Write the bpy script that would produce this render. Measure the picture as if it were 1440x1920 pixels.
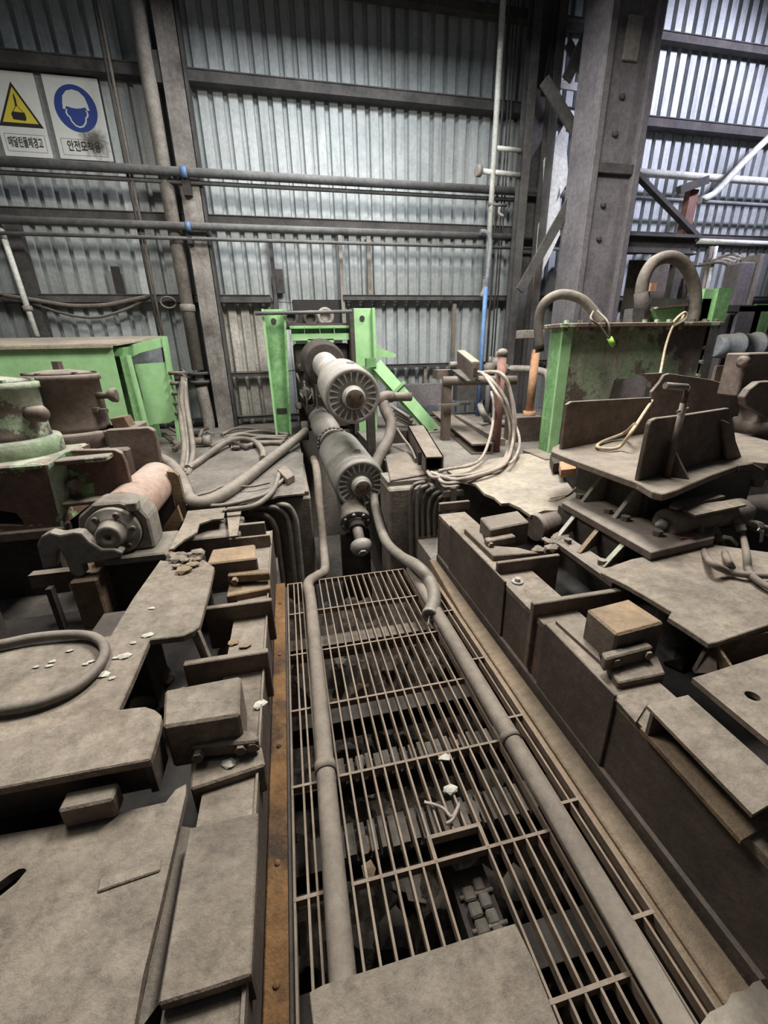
import bpy, bmesh, math, random
from mathutils import Vector, Matrix, geometry
random.seed(7)
for o in list(bpy.data.objects): bpy.data.objects.remove(o, do_unlink=True)
SC = bpy.context.scene
COL = SC.collection

# ------------------------------------------------------------------ camera
F, CX, CY, H = 790.0, 720.0, 960.0, 1.5
_d1 = Vector((530 - CX, 660 - CY, F)).normalized()
_nx = 765 - CX
_ny = -(F * F + (530 - CX) * _nx) / (660 - CY)
_up = -Vector((_nx, _ny, F)).normalized()
_xx = _d1.cross(_up)
R3 = Matrix((_xx, _d1, _up))
EYE = Vector((0, 0, H))
cam = bpy.data.cameras.new('camera'); camo = bpy.data.objects.new('camera', cam); COL.objects.link(camo)
cam.sensor_fit = 'HORIZONTAL'; cam.sensor_width = 36.0; cam.lens = 36.0 * F / 1440.0
cam.clip_start = 0.02; cam.clip_end = 100
_c0, _c1, _c2 = R3 @ Vector((1, 0, 0)), R3 @ Vector((0, -1, 0)), R3 @ Vector((0, 0, -1))
camo.matrix_world = Matrix(((_c0.x, _c1.x, _c2.x, 0), (_c0.y, _c1.y, _c2.y, 0), (_c0.z, _c1.z, _c2.z, H), (0, 0, 0, 1)))
SC.camera = camo

# ------------------------------------------------------------------ light and exposure
w = bpy.data.worlds.new('hall_daylight'); SC.world = w; w.use_nodes = True
w.node_tree.nodes['Background'].inputs[0].default_value = (0.80, 0.88, 1.0, 1)
w.node_tree.nodes['Background'].inputs[1].default_value = 0.04
def area(name, loc, tgt, sx, sy, power, col):
    l = bpy.data.lights.new(name, 'AREA'); l.shape = 'RECTANGLE'; l.size = sx; l.size_y = sy
    l.energy = power; l.color = col
    o = bpy.data.objects.new(name, l); COL.objects.link(o); o.location = loc
    o.rotation_euler = (Vector(tgt) - Vector(loc)).to_track_quat('-Z', 'Y').to_euler(); return o
area('high_bay_lamp', (2.0, 3.3, 5.0), (1.9, 3.3, 0), 1.6, 1.2, 350, (1.0, 0.96, 0.89))
area('high_bay_lamp.001', (-1.7, 3.3, 5.0), (-1.6, 3.3, 0), 1.4, 1.2, 160, (1.0, 0.95, 0.87))
area('wall_fill_light', (1.0, 5.5, 5.3), (1.0, 5.6, 0), 2.4, 0.8, 165, (0.96, 0.98, 1.0))  # unseen fill light, added to brighten the back wall
area('high_bay_lamp.002', (-1.1, 1.9, 4.6), (-1.1, 2.0, 0), 1.0, 1.0, 22, (1.0, 0.93, 0.82))
def spot(name, loc, tgt, power, ang, blend, col, rad=0.3):
    l = bpy.data.lights.new(name, 'SPOT'); l.energy = power; l.spot_size = math.radians(ang); l.spot_blend = blend
    l.color = col; l.shadow_soft_size = rad
    o = bpy.data.objects.new(name, l); COL.objects.link(o); o.location = loc
    o.rotation_euler = (Vector(tgt) - Vector(loc)).to_track_quat('-Z', 'Y').to_euler(); return o
spot('wall_floodlight', (8.6, 3.2, 6.9), (6.7, 7.4, 3.9), 2200, 60, 0.6, (0.80, 0.79, 1.0))
SC.view_settings.view_transform = 'Standard'; SC.view_settings.look = 'None'
SC.view_settings.exposure = 0.26; SC.view_settings.gamma = 1.0; SC.view_settings.use_curve_mapping = False

# ------------------------------------------------------------------ pixel -> point helpers (1440 x 1920 frame)
def ray(x, y): return R3 @ Vector((x - CX, y - CY, F))
def Pz(x, y, z): r = ray(x, y); return EYE + r * ((z - H) / r.z)
def Py(x, y, Y): r = ray(x, y); return EYE + r * (Y / r.y)
def Px(x, y, X): r = ray(x, y); return EYE + r * (X / r.x)
def V(*a): return Vector(a)
X_, Y_, Z_ = V(1, 0, 0), V(0, 1, 0), V(0, 0, 1)

# ------------------------------------------------------------------ materials
def sock(n, *names):
    for s in names:
        if s in n.inputs: return n.inputs[s]
def mat(name, c1, c2, scale=6, rust=0.0, rustc=(0.10, 0.035, 0.012), dust=0.0, dustc=(0.25, 0.215, 0.175), rough=0.8, metal=0.0, bump=0.15, chip=None, chipscale=5.0, streak=0.0, rnd=0.0, bscale=40, mott=0.35, chipt=0.50):
    m = bpy.data.materials.new(name); m.use_nodes = True; t = m.node_tree; N = t.nodes; L = t.links
    b = N['Principled BSDF']; b.inputs['Roughness'].default_value = rough; b.inputs['Metallic'].default_value = metal
    tc = N.new('ShaderNodeTexCoord')
    oi = N.new('ShaderNodeObjectInfo')
    ad = N.new('ShaderNodeVectorMath'); ad.operation = 'ADD'
    sc_ = N.new('ShaderNodeVectorMath'); sc_.operation = 'SCALE'; sc_.inputs['Scale'].default_value = 7.3
    cmb = N.new('ShaderNodeCombineXYZ')
    for i in range(3): L.new(oi.outputs['Random'], cmb.inputs[i])
    L.new(cmb.outputs[0], sc_.inputs[0]); L.new(tc.outputs['Object'], ad.inputs[0]); L.new(sc_.outputs[0], ad.inputs[1])
    co = ad.outputs[0]
    def noise(s, det=5, ro=0.6, vec=None):
        n = N.new('ShaderNodeTexNoise'); n.inputs['Scale'].default_value = s; n.inputs['Detail'].default_value = det
        n.inputs['Roughness'].default_value = ro; L.new(vec or co, n.inputs['Vector']); return n.outputs[0]
    def rng(v, a, bb, lo=0.0, hi=1.0):
        r = N.new('ShaderNodeMapRange'); r.inputs[1].default_value = a; r.inputs[2].default_value = bb
        r.inputs[3].default_value = lo; r.inputs[4].default_value = hi; L.new(v, r.inputs[0]); return r.outputs[0]
    def mix(f, a, bb):
        x = N.new('ShaderNodeMix'); x.data_type = 'RGBA'
        if hasattr(f, 'links'): L.new(f, x.inputs[0])
        else: x.inputs[0].default_value = f
        for v, i in ((a, 6), (bb, 7)):
            if hasattr(v, 'links'): L.new(v, x.inputs[i])
            else: x.inputs[i].default_value = (*v, 1)
        return x.outputs[2]
    c = mix(rng(noise(scale), 0.35, 0.65), c1, c2)
    if streak > 0:
        mp = N.new('ShaderNodeMapping'); mp.inputs['Scale'].default_value = (6, 6, 0.35); L.new(co, mp.inputs[0])
        c = mix(rng(noise(2.2, 6, 0.65, mp.outputs[0]), 0.50, 0.78, 0, streak), c, (0.085, 0.075, 0.066))
    if chip:
        c = mix(rng(noise(chipscale, 8, 0.68), chipt, chipt + 0.025), c, chip)
    if rust > 0:
        c = mix(rng(noise(scale * 0.55, 7, 0.7), 0.72 - 0.4 * rust, 0.86 - 0.4 * rust), c, rustc)
    if rnd > 0:
        mr = rng(oi.outputs['Random'], 0, 1, 1 - rnd, 1 + rnd)
        vm = N.new('ShaderNodeVectorMath'); vm.operation = 'SCALE'; L.new(c, vm.inputs[0]); L.new(mr, vm.inputs['Scale']); c = vm.outputs[0]
    if dust > 0:
        g = N.new('ShaderNodeNewGeometry'); sp = N.new('ShaderNodeSeparateXYZ'); L.new(g.outputs['Normal'], sp.inputs[0])
        f1 = rng(sp.outputs[2], 0.25, 0.85, 0, dust)
        mu = N.new('ShaderNodeMath'); mu.operation = 'MULTIPLY'; L.new(f1, mu.inputs[0]); L.new(rng(noise(scale * 0.8, 6, 0.7), 0.30, 0.55, 0.45, 1), mu.inputs[1])
        dc = mix(rng(noise(11, 6, 0.7), 0.35, 0.7), dustc, tuple(v * 0.68 for v in dustc))
        c = mix(mu.outputs[0], c, dc)
    if mott > 0:
        m1 = rng(noise(bscale * 0.55, 8, 0.75), 0.32, 0.68, 1 - mott, 1 + 0.7 * mott); m2 = rng(noise(2.3, 4, 0.6), 0.3, 0.7, 1 - 0.6 * mott, 1 + 0.5 * mott)
        mm = N.new('ShaderNodeMath'); mm.operation = 'MULTIPLY'; L.new(m1, mm.inputs[0]); L.new(m2, mm.inputs[1])
        vm2 = N.new('ShaderNodeVectorMath'); vm2.operation = 'SCALE'; L.new(c, vm2.inputs[0]); L.new(mm.outputs[0], vm2.inputs['Scale']); c = vm2.outputs[0]
    L.new(c, b.inputs['Base Color'])
    if bump > 0:
        bp = N.new('ShaderNodeBump'); bp.inputs['Strength'].default_value = bump; bp.inputs['Distance'].default_value = 0.02
        L.new(noise(bscale, 6, 0.7), bp.inputs['Height']); L.new(bp.outputs[0], b.inputs['Normal'])
    return m
def flat(name, c, rough=0.6):
    m = bpy.data.materials.new(name); m.use_nodes = True; b = m.node_tree.nodes['Principled BSDF']
    n = m.node_tree.nodes.new('ShaderNodeTexNoise'); n.inputs['Scale'].default_value = 30
    x = m.node_tree.nodes.new('ShaderNodeMix'); x.data_type = 'RGBA'
    x.inputs[6].default_value = (*c, 1); x.inputs[7].default_value = (*[v * 0.75 for v in c], 1)
    m.node_tree.links.new(n.outputs[0], x.inputs[0]); m.node_tree.links.new(x.outputs[2], b.inputs['Base Color'])
    b.inputs['Roughness'].default_value = rough; return m
M = {}
M['steel'] = mat('dusty_brown_steel', (0.105, 0.075, 0.058), (0.165, 0.125, 0.097), 7, rust=0.30, rustc=(0.13, 0.07, 0.04), dust=0.85, dustc=(0.285, 0.245, 0.20), rough=0.85, bump=0.5)
M['deckplate'] = mat('dust_covered_plate', (0.14, 0.105, 0.078), (0.21, 0.165, 0.125), 5, rust=0.25, rustc=(0.15, 0.085, 0.05), dust=0.88, dustc=(0.305, 0.262, 0.212), rough=0.9, bump=0.5, mott=0.5)
M['rust'] = mat('ochre_rust', (0.13, 0.082, 0.046), (0.205, 0.135, 0.078), 8, rust=0.35, rustc=(0.25, 0.125, 0.045), dust=0.7, dustc=(0.36, 0.275, 0.19), rough=0.9, bump=0.6)
M['rustbeam'] = mat('flaking_rust_beam', (0.19, 0.095, 0.033), (0.25, 0.135, 0.055), 4, rust=0.48, rustc=(0.05, 0.033, 0.024), dust=0.0, rough=0.9, bump=0.7, bscale=25)
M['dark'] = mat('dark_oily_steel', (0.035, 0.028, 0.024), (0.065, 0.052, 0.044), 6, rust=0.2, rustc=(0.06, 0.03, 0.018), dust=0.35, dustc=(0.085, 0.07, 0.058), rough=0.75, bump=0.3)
M['girder'] = mat('dark_girder_steel', (0.060, 0.044, 0.035), (0.095, 0.070, 0.055), 4, rust=0.25, dust=0.9, rough=0.85, bump=0.35)
M['brown'] = mat('brown_machine_steel', (0.088, 0.062, 0.051), (0.135, 0.10, 0.083), 5, rust=0.25, rustc=(0.12, 0.07, 0.048), dust=0.8, dustc=(0.29, 0.255, 0.215), rough=0.72, bump=0.25)
M['green'] = mat('green_paint', (0.27, 0.485, 0.225), (0.31, 0.53, 0.265), 5, rust=0.08, rustc=(0.14, 0.11, 0.065), dust=0.7, dustc=(0.30, 0.285, 0.22), rough=0.55, bump=0.12, bscale=14, mott=0.15)
M['greenold'] = mat('grimy_green_paint', (0.13, 0.28, 0.11), (0.24, 0.46, 0.20), 3, rust=0.30, rustc=(0.085, 0.075, 0.05), dust=0.7, rough=0.6, bump=0.2, streak=0.6)
M['greenchip'] = mat('peeling_green_paint', (0.27, 0.40, 0.22), (0.42, 0.46, 0.35), 4, chip=(0.125, 0.080, 0.060), chipscale=3.0, chipt=0.46, dust=0.8, dustc=(0.36, 0.345, 0.29), rough=0.75, bump=0.5)
M['greendrum'] = mat('peeling_pale_green_drum', (0.30, 0.41, 0.25), (0.43, 0.46, 0.36), 4, chip=(0.15, 0.12, 0.10), chipscale=3.4, chipt=0.55, dust=0.8, dustc=(0.38, 0.37, 0.32), rough=0.75, bump=0.6, bscale=25)
M['greenbody'] = mat('rust_brown_casting_with_green_paint', (0.30, 0.36, 0.25), (0.24, 0.42, 0.17), 3, chip=(0.135, 0.078, 0.055), chipscale=2.6, chipt=0.425, dust=0.8, dustc=(0.36, 0.335, 0.29), rough=0.75, bump=0.45)
M['kerb'] = mat('dusty_tan_kerb', (0.22, 0.15, 0.085), (0.30, 0.215, 0.135), 6, rust=0.3, rustc=(0.10, 0.065, 0.04), dust=0.5, dustc=(0.30, 0.255, 0.20), rough=0.9, bump=0.5)
M['rusttop'] = mat('brown_block_with_orange_top', (0.10, 0.078, 0.062), (0.155, 0.12, 0.095), 6, rust=0.2, dust=0.85, dustc=(0.38, 0.27, 0.165), rough=0.88, bump=0.5)
M['hubface'] = mat('oily_brown_hub_face', (0.10, 0.075, 0.058), (0.16, 0.115, 0.085), 9, rough=0.6, metal=0.2, bump=0.15)
M['tank'] = mat('rusted_tank_paint', (0.25, 0.32, 0.20), (0.27, 0.27, 0.20), 2.0, chip=(0.125, 0.098, 0.08), chipscale=1.3, chipt=0.50, rust=0.1, dust=0.6, rough=0.75, bump=0.35, streak=0.45)
M['wall'] = mat('galvanised_sheet', (0.32, 0.355, 0.36), (0.405, 0.43, 0.43), 1.3, rust=0.12, rustc=(0.20, 0.18, 0.155), rough=0.6, metal=0.1, bump=0.05, streak=0.6, rnd=0.12, mott=0.2)
M['wallcream'] = mat('dirty_cream_sheet', (0.36, 0.34, 0.30), (0.46, 0.44, 0.39), 2.0, rust=0.3, rustc=(0.14, 0.12, 0.10), rough=0.7, bump=0.08, streak=0.7)
M['girt'] = mat('sooty_girt_steel', (0.042, 0.040, 0.039), (0.078, 0.073, 0.069), 4, rust=0.25, rustc=(0.10, 0.052, 0.032), dust=0.5, dustc=(0.20, 0.185, 0.165), rough=0.8, bump=0.2)
M['column'] = mat('purple_grey_column_paint', (0.115, 0.104, 0.115), (0.165, 0.15, 0.158), 2, rust=0.25, rustc=(0.14, 0.085, 0.075), rough=0.75, bump=0.2, streak=0.5)
M['columnL'] = mat('peeling_pale_column_paint', (0.13, 0.115, 0.107), (0.27, 0.25, 0.225), 2, rust=0.5, rustc=(0.075, 0.058, 0.05), rough=0.8, bump=0.25, streak=0.8)
M['pipe'] = mat('sooty_pipe', (0.08, 0.082, 0.085), (0.13, 0.13, 0.13), 4, rust=0.2, dust=0.8, dustc=(0.22, 0.21, 0.195), rough=0.7, bump=0.1)
M['palepipe'] = mat('peeling_pale_pipe', (0.28, 0.255, 0.225), (0.20, 0.18, 0.16), 3, rust=0.35, rustc=(0.10, 0.048, 0.025), rough=0.75, bump=0.2)
M['whitepipe'] = mat('white_pipe_paint', (0.52, 0.54, 0.50), (0.62, 0.63, 0.58), 4, rust=0.12, rough=0.6, bump=0.1)
M['bluepipe'] = mat('blue_pipe_paint', (0.10, 0.20, 0.42), (0.14, 0.25, 0.46), 4, rust=0.1, rough=0.6, bump=0.1)
M['hose'] = mat('dusty_rubber_hose', (0.105, 0.088, 0.073), (0.15, 0.128, 0.107), 5, dust=0.85, dustc=(0.29, 0.255, 0.215), rough=0.8, bump=0.2)
M['graypipe'] = mat('grey_dusty_conduit', (0.14, 0.115, 0.095), (0.20, 0.165, 0.135), 5, rust=0.25, rustc=(0.16, 0.085, 0.042), dust=0.75, dustc=(0.25, 0.215, 0.175), rough=0.85, bump=0.2)
M['cable'] = mat('beige_cable_sheath', (0.36, 0.30, 0.26), (0.45, 0.39, 0.34), 6, dust=0.4, rough=0.7, bump=0.05)
M['rope'] = mat('tan_rope', (0.42, 0.33, 0.22), (0.52, 0.43, 0.31), 20, rough=0.9, bump=0.3, bscale=120)
M['machined'] = mat('machined_steel', (0.30, 0.29, 0.27), (0.44, 0.42, 0.39), 4, rust=0.22, rustc=(0.30, 0.24, 0.14), dust=0.35, rough=0.58, metal=0.2, bump=0.06, mott=0.2)
M['machdark'] = mat('worn_grey_steel', (0.19, 0.175, 0.152), (0.27, 0.245, 0.21), 5, rust=0.25, rustc=(0.14, 0.09, 0.05), dust=0.5, rough=0.62, metal=0.2, bump=0.15)
M['teeth'] = mat('bright_gear_steel', (0.52, 0.51, 0.49), (0.64, 0.62, 0.60), 5, rough=0.4, metal=0.35, bump=0.04, mott=0.15)
M['grate'] = mat('rusty_grating_steel', (0.15, 0.105, 0.072), (0.22, 0.165, 0.12), 8, rust=0.4, rustc=(0.19, 0.095, 0.042), dust=0.5, dustc=(0.29, 0.245, 0.195), rough=0.8, bump=0.2)
M['concrete'] = mat('oily_concrete', (0.12, 0.098, 0.08), (0.19, 0.16, 0.135), 3, rust=0.2, rustc=(0.065, 0.05, 0.04), dust=0.8, dustc=(0.27, 0.245, 0.215), rough=0.92, bump=0.4)
M['floor'] = mat('grimy_hall_floor', (0.13, 0.115, 0.10), (0.21, 0.19, 0.165), 1.6, rust=0.3, rustc=(0.06, 0.052, 0.045), rough=0.92, bump=0.3)
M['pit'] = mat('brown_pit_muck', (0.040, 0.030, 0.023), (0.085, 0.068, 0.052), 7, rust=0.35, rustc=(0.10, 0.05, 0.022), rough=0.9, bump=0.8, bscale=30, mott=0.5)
M['rubble'] = mat('grey_scale_rubble', (0.075, 0.068, 0.06), (0.15, 0.135, 0.118), 8, rust=0.3, rustc=(0.13, 0.075, 0.04), dust=0.5, rough=0.9, bump=0.5)
M['ply'] = mat('dusty_plywood', (0.38, 0.32, 0.24), (0.27, 0.23, 0.18), 2, dust=0.5, dustc=(0.36, 0.33, 0.285), rough=0.9, bump=0.2)
M['pebble'] = mat('pale_paint_flake', (0.40, 0.40, 0.34), (0.52, 0.50, 0.43), 12, rough=0.9, bump=0.2)
M['roller'] = mat('salmon_scaled_roller', (0.42, 0.255, 0.185), (0.34, 0.25, 0.205), 2.2, rust=0.2, rustc=(0.42, 0.20, 0.13), dust=0.5, dustc=(0.40, 0.36, 0.32), rough=0.8, bump=0.15)
M['sign'] = mat('white_sign_board', (0.62, 0.64, 0.62), (0.70, 0.71, 0.68), 3, rough=0.5, bump=0.0, mott=0.06)
M['yellow'] = flat('sign_yellow', (0.72, 0.60, 0.06)); M['black'] = flat('sign_black', (0.02, 0.02, 0.02)); M['blue'] = flat('sign_blue', (0.02, 0.055, 0.27))
M['smudge'] = mat('soot_smudge', (0.09, 0.08, 0.065), (0.16, 0.145, 0.12), 14, rough=0.9)
M['signwhite'] = flat('sign_pictogram_white', (0.66, 0.68, 0.66))
M['rod'] = mat('orange_rust_rod', (0.38, 0.20, 0.11), (0.46, 0.27, 0.16), 4, rust=0.1, rough=0.8, bump=0.1)
M['red'] = mat('faded_red_paint', (0.24, 0.115, 0.09), (0.17, 0.09, 0.075), 4, rust=0.2, rough=0.75)
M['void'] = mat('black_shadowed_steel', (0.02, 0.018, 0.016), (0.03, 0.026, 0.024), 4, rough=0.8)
M['lime'] = flat('lime_sleeve', (0.35, 0.62, 0.10)); M['lever'] = flat('white_lever_coating', (0.62, 0.60, 0.55)); M['redlever'] = flat('red_lever_coating', (0.40, 0.06, 0.04))
M['bluetank'] = mat('blue_grey_pipe_paint', (0.16, 0.18, 0.21), (0.22, 0.235, 0.25), 3, dust=0.8, dustc=(0.36, 0.34, 0.30), rough=0.6, bump=0.1)

# ------------------------------------------------------------------ mesh builder
def frame(d, up=None):
    d = d.normalized(); u = up or Z_
    if abs(d.dot(u)) > 0.98: u = Y_ if abs(d.y) < 0.9 else X_
    s = d.cross(u).normalized(); return s, s.cross(d).normalized()
class MB:
    def __init__(s): s.v = []; s.f = []; s.sm = []
    def add(s, vs, fs, smooth=False):
        o = len(s.v); s.v += [Vector(p) for p in vs]; s.f += [tuple(i + o for i in f) for f in fs]; s.sm += [smooth] * len(fs); return s
    def prism(s, poly, vec):
        n = len(poly); P = [Vector(p) for p in poly]; vec = Vector(vec)
        nrm = Vector((0, 0, 0))
        for i in range(n): nrm += P[i].cross(P[(i + 1) % n])
        if nrm.dot(vec) > 0: P.reverse()          # first cap must face away from vec
        vs = P + [p + vec for p in P]
        fs = [tuple(range(n)), tuple(range(2 * n - 1, n - 1, -1))]
        fs += [(j, i, i + n, j + n) for i in range(n) for j in [(i + 1) % n]]
        return s.add(vs, fs)
    def box(s, x0, x1, y0, y1, z0, z1):
        return s.prism([(x0, y0, z0), (x1, y0, z0), (x1, y1, z0), (x0, y1, z0)], (0, 0, z1 - z0))
    def bar(s, p0, p1, wd, ht, up=None):
        p0, p1 = Vector(p0), Vector(p1); a, b = frame(p1 - p0, up); a *= wd / 2; b *= ht / 2
        return s.prism([p0 - a - b, p0 + a - b, p0 + a + b, p0 - a + b], p1 - p0)
    def sect(s, p0, p1, pts, up=None):            # sweep a 2-D section (side, up) from p0 to p1
        p0, p1 = Vector(p0), Vector(p1); a, b = frame(p1 - p0, up)
        return s.prism([p0 + a * u + b * v for u, v in pts], p1 - p0)
    def ibeam(s, p0, p1, wd, ht, t, up=None):
        W, Hh = wd / 2, ht / 2
        return s.sect(p0, p1, [(-W, -Hh), (W, -Hh), (W, -Hh + t), (t / 2, -Hh + t), (t / 2, Hh - t), (W, Hh - t), (W, Hh), (-W, Hh), (-W, Hh - t), (-t / 2, Hh - t), (-t / 2, -Hh + t), (-W, -Hh + t)], up)
    def chan(s, p0, p1, wd, ht, t, up=None):
        W, Hh = wd / 2, ht / 2
        return s.sect(p0, p1, [(-W, -Hh), (W, -Hh), (W, -Hh + t), (-W + t, -Hh + t), (-W + t, Hh - t), (W, Hh - t), (W, Hh), (-W, Hh)], up)
    def lathe(s, p0, d, prof, n=24, smooth=True, flatcaps=True):
        p0 = Vector(p0); d = Vector(d).normalized(); a, b = frame(d); vs = []; fs = []
        for t, r in prof:
            for k in range(n):
                an = 2 * math.pi * k / n; vs.append(p0 + d * t + a * (r * math.cos(an)) + b * (r * math.sin(an)))
        m = len(prof); c0 = len(s.v)
        for i in range(m - 1):
            for k in range(n):
                k2 = (k + 1) % n; fs.append((i * n + k, i * n + k2, (i + 1) * n + k2, (i + 1) * n + k))
        s.add(vs, fs, smooth); cap = []
        if prof[0][1] > 1e-5: cap.append(tuple(range(n - 1, -1, -1)))
        if prof[-1][1] > 1e-5: cap.append(tuple(range((m - 1) * n, m * n)))
        s.f += [tuple(i + c0 for i in f) for f in cap]; s.sm += [False] * len(cap); return s
    def cyl(s, p0, p1, r, n=16, r2=None):
        p0, p1 = Vector(p0), Vector(p1); return s.lathe(p0, p1 - p0, [(0, r), ((p1 - p0).length, r if r2 is None else r2)], n)
    def tube(s, pts, r, n=10, sub=6, caps=True):
        P = [Vector(p) for p in pts]
        if sub > 1 and len(P) > 2:
            Q = [P[0] * 2 - P[1]] + P + [P[-1] * 2 - P[-2]]; out = []
            for i in range(1, len(Q) - 2):
                for k in range(sub):
                    t = k / sub; a, b, c, d = Q[i - 1], Q[i], Q[i + 1], Q[i + 2]
                    out.append(0.5 * ((2 * b) + (c - a) * t + (2 * a - 5 * b + 4 * c - d) * t * t + (3 * b - a - 3 * c + d) * t ** 3))
            out.append(P[-1]); P = out
        vs = []; fs = []; a = None
        for i, p in enumerate(P):
            d = (P[min(i + 1, len(P) - 1)] - P[max(i - 1, 0)]).normalized()
            if a is None: a, b = frame(d)
            else:
                a = (a - d * a.dot(d)).normalized(); b = d.cross(a)
            rr = r[min(i * len(r) // len(P), len(r) - 1)] if isinstance(r, (list, tuple)) else r
            for k in range(n):
                an = 2 * math.pi * k / n; vs.append(p + a * (rr * math.cos(an)) + b * (rr * math.sin(an)))
        for i in range(len(P) - 1):
            for k in range(n):
                k2 = (k + 1) % n; fs.append((i * n + k, i * n + k2, (i + 1) * n + k2, (i + 1) * n + k))
        c0 = len(s.v); s.add(vs, fs, True)
        if caps:
            s.f += [tuple(c0 + k for k in range(n - 1, -1, -1)), tuple(c0 + (len(P) - 1) * n + k for k in range(n))]; s.sm += [False] * 2
        return s
    def holed(s, outer, holes, vec):              # flat plate with holes
        vec = Vector(vec); loops = [[Vector(p) for p in outer]] + [[Vector(p) for p in h] for h in holes]
        flatv = [p for l in loops for p in l]; tri = geometry.tessellate_polygon(loops); n = len(flatv)
        fs = []
        for t in tri:
            nn = (flatv[t[1]] - flatv[t[0]]).cross(flatv[t[2]] - flatv[t[0]])
            t = tuple(t) if nn.dot(vec) < 0 else tuple(reversed(t))
            fs.append(t); fs.append(tuple(i + n for i in reversed(t)))
        o = 0
        for l in loops:
            k = len(l)
            fs += [(o + i, o + (i + 1) % k, o + (i + 1) % k + n, o + i + n) for i in range(k)]; o += k
        return s.add(flatv + [p + vec for p in flatv], fs)
WLOC = {}
def build(name, mb, mt, parent=None, bevel=0.0, base=None, label=None, cat=None, group=None, kind=None, seg=1):
    if parent is not None: loc = WLOC[parent.name]
    elif base is not None: loc = Vector(base)
    else:
        xs = [p.x for p in mb.v]; ys = [p.y for p in mb.v]; zs = [p.z for p in mb.v]
        loc = Vector(((min(xs) + max(xs)) / 2, (min(ys) + max(ys)) / 2, min(zs)))
    me = bpy.data.meshes.new(name); me.from_pydata([p - loc for p in mb.v], [], mb.f)
    me.polygons.foreach_set('use_smooth', mb.sm); 
    bm = bmesh.new(); bm.from_mesh(me); bmesh.ops.recalc_face_normals(bm, faces=bm.faces)
    if bevel > 0:
        ed = [e for e in bm.edges if len(e.link_faces) == 2 and e.calc_face_angle(0) > 0.5 and not (e.link_faces[0].smooth and e.link_faces[1].smooth)]
        bmesh.ops.bevel(bm, geom=ed, offset=bevel, segments=seg, profile=0.6, affect='EDGES', clamp_overlap=True)
    bm.to_mesh(me); bm.free(); me.update()
    me.materials.append(M[mt] if isinstance(mt, str) else mt)
    o = bpy.data.objects.new(name, me); COL.objects.link(o)
    if parent is not None: o.parent = parent; WLOC[o.name] = loc
    else: o.location = loc; WLOC[o.name] = loc.copy()
    tag(o, label, cat, group, kind); return o
def tag(o, label=None, cat=None, group=None, kind=None):
    if label: o['label'] = label
    if cat: o['category'] = cat
    if group: o['group'] = group
    if kind: o['kind'] = kind
    return o
def thing(name, base, label, cat, group=None):
    o = bpy.data.objects.new(name, None); o.empty_display_size = 0.1; COL.objects.link(o); o.location = Vector(base)
    WLOC[o.name] = Vector(base); return tag(o, label, cat, group)
def inst(src, parent, off):                        # a part sharing its mesh with another part of the same thing
    c = src.copy(); COL.objects.link(c); c.parent = parent; c.location = Vector(off); WLOC[c.name] = WLOC[parent.name] + Vector(off); return c
def poly(pts, z): return [Pz(x, y, z) for x, y in pts]
def plate(name, pts, z, th, mt, **k): return build(name, MB().prism(poly(pts, z), (0, 0, -th)), mt, **k)
def rib(mb, pl, pr, zt, zb, dy):                   # upright strip whose front top edge runs pl -> pr
    a, b = Pz(*pl, zt), Pz(*pr, zt); y = (a.y + b.y) / 2
    return mb.box(a.x, b.x, y, y + dy, zb, zt)
def hexbolt(mb, c, d, r, h):
    return mb.lathe(c, d, [(0, r), (h, r)], 6, smooth=False)

# ================================================================== SETTING
YW = 7.4
# back wall of corrugated sheets
wb = MB().box(-7, 12, YW + 0.14, YW + 0.2, 0.2, 8.0)
wall = build('wall_back', wb, 'void', base=(0, YW, 0.2), kind='structure', label='tall back wall of grey corrugated metal sheets', cat='wall')
PITCH = 0.19
def sheet_mesh(z0, z1, n=5):
    prof = []
    for i in range(n):
        x = i * PITCH
        prof += [(x, 0.06), (x + 0.044, 0.06), (x + 0.060, 0.0), (x + 0.175, 0.0)]
    prof.append((n * PITCH, 0.06))
    t = 0.003; vs = []; fs = []
    for x, y in prof: vs += [(x, y, z0), (x, y, z1)]
    for i in range(len(prof) - 1): fs.append((2 * i, 2 * i + 2, 2 * i + 3, 2 * i + 1))
    return MB().add(vs, fs)
for z0, z1, dy in ((0.36, 1.30, 0.02), (1.22, 2.30, 0.01), (2.22, 8.0, 0.0)):
    src = None
    for i in range(-7, 12):
        off = (i * 5 * PITCH - 0.05, dy, -WLOC['wall_back'].z)
        if src is None:
            src = build('corrugated_sheet', sheet_mesh(z0, z1), 'wall', parent=None, base=(0, 0, 0)); src.parent = wall; src.location = off
        else:
            q = inst(src, wall, off)
            if z0 < 2 and i == -1: q.data = q.data.copy(); q.data.materials[0] = M['wallcream']
def girt(z, x0, x1, ht=0.14, dep=0.13, y=YW - 0.02):
    m = MB().box(x0, x1, y - dep, y, z - ht * 0.36, z + ht * 0.36).box(x0, x1, y - dep - 0.012, y - dep, z + ht * 0.30, z + ht * 0.38)
    build('girt', m, 'girt', parent=wall)
girt(5.78, -7, 12); girt(4.76, -7, 12, 0.17, 0.16); girt(3.24, -7, 12); girt(2.25, -7, -0.1, 0.14); girt(2.27, 1.0, 12, 0.10)
girt(1.24, 1.15, 12, 0.08); girt(1.18, -7, -0.05, 0.08); girt(0.52, -7, 1.3, 0.06)
def strut(px0, px1, Y, wd, mt='palepipe', dep=0.05):
    a, b = Py(*px0, Y), Py(*px1, Y); x = (a.x + b.x) / 2
    build('sheeting_post', MB().box(x - wd / 2, x + wd / 2, Y - dep / 2, Y + dep / 2, min(a.z, b.z), max(a.z, b.z)), mt, parent=wall)
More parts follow.
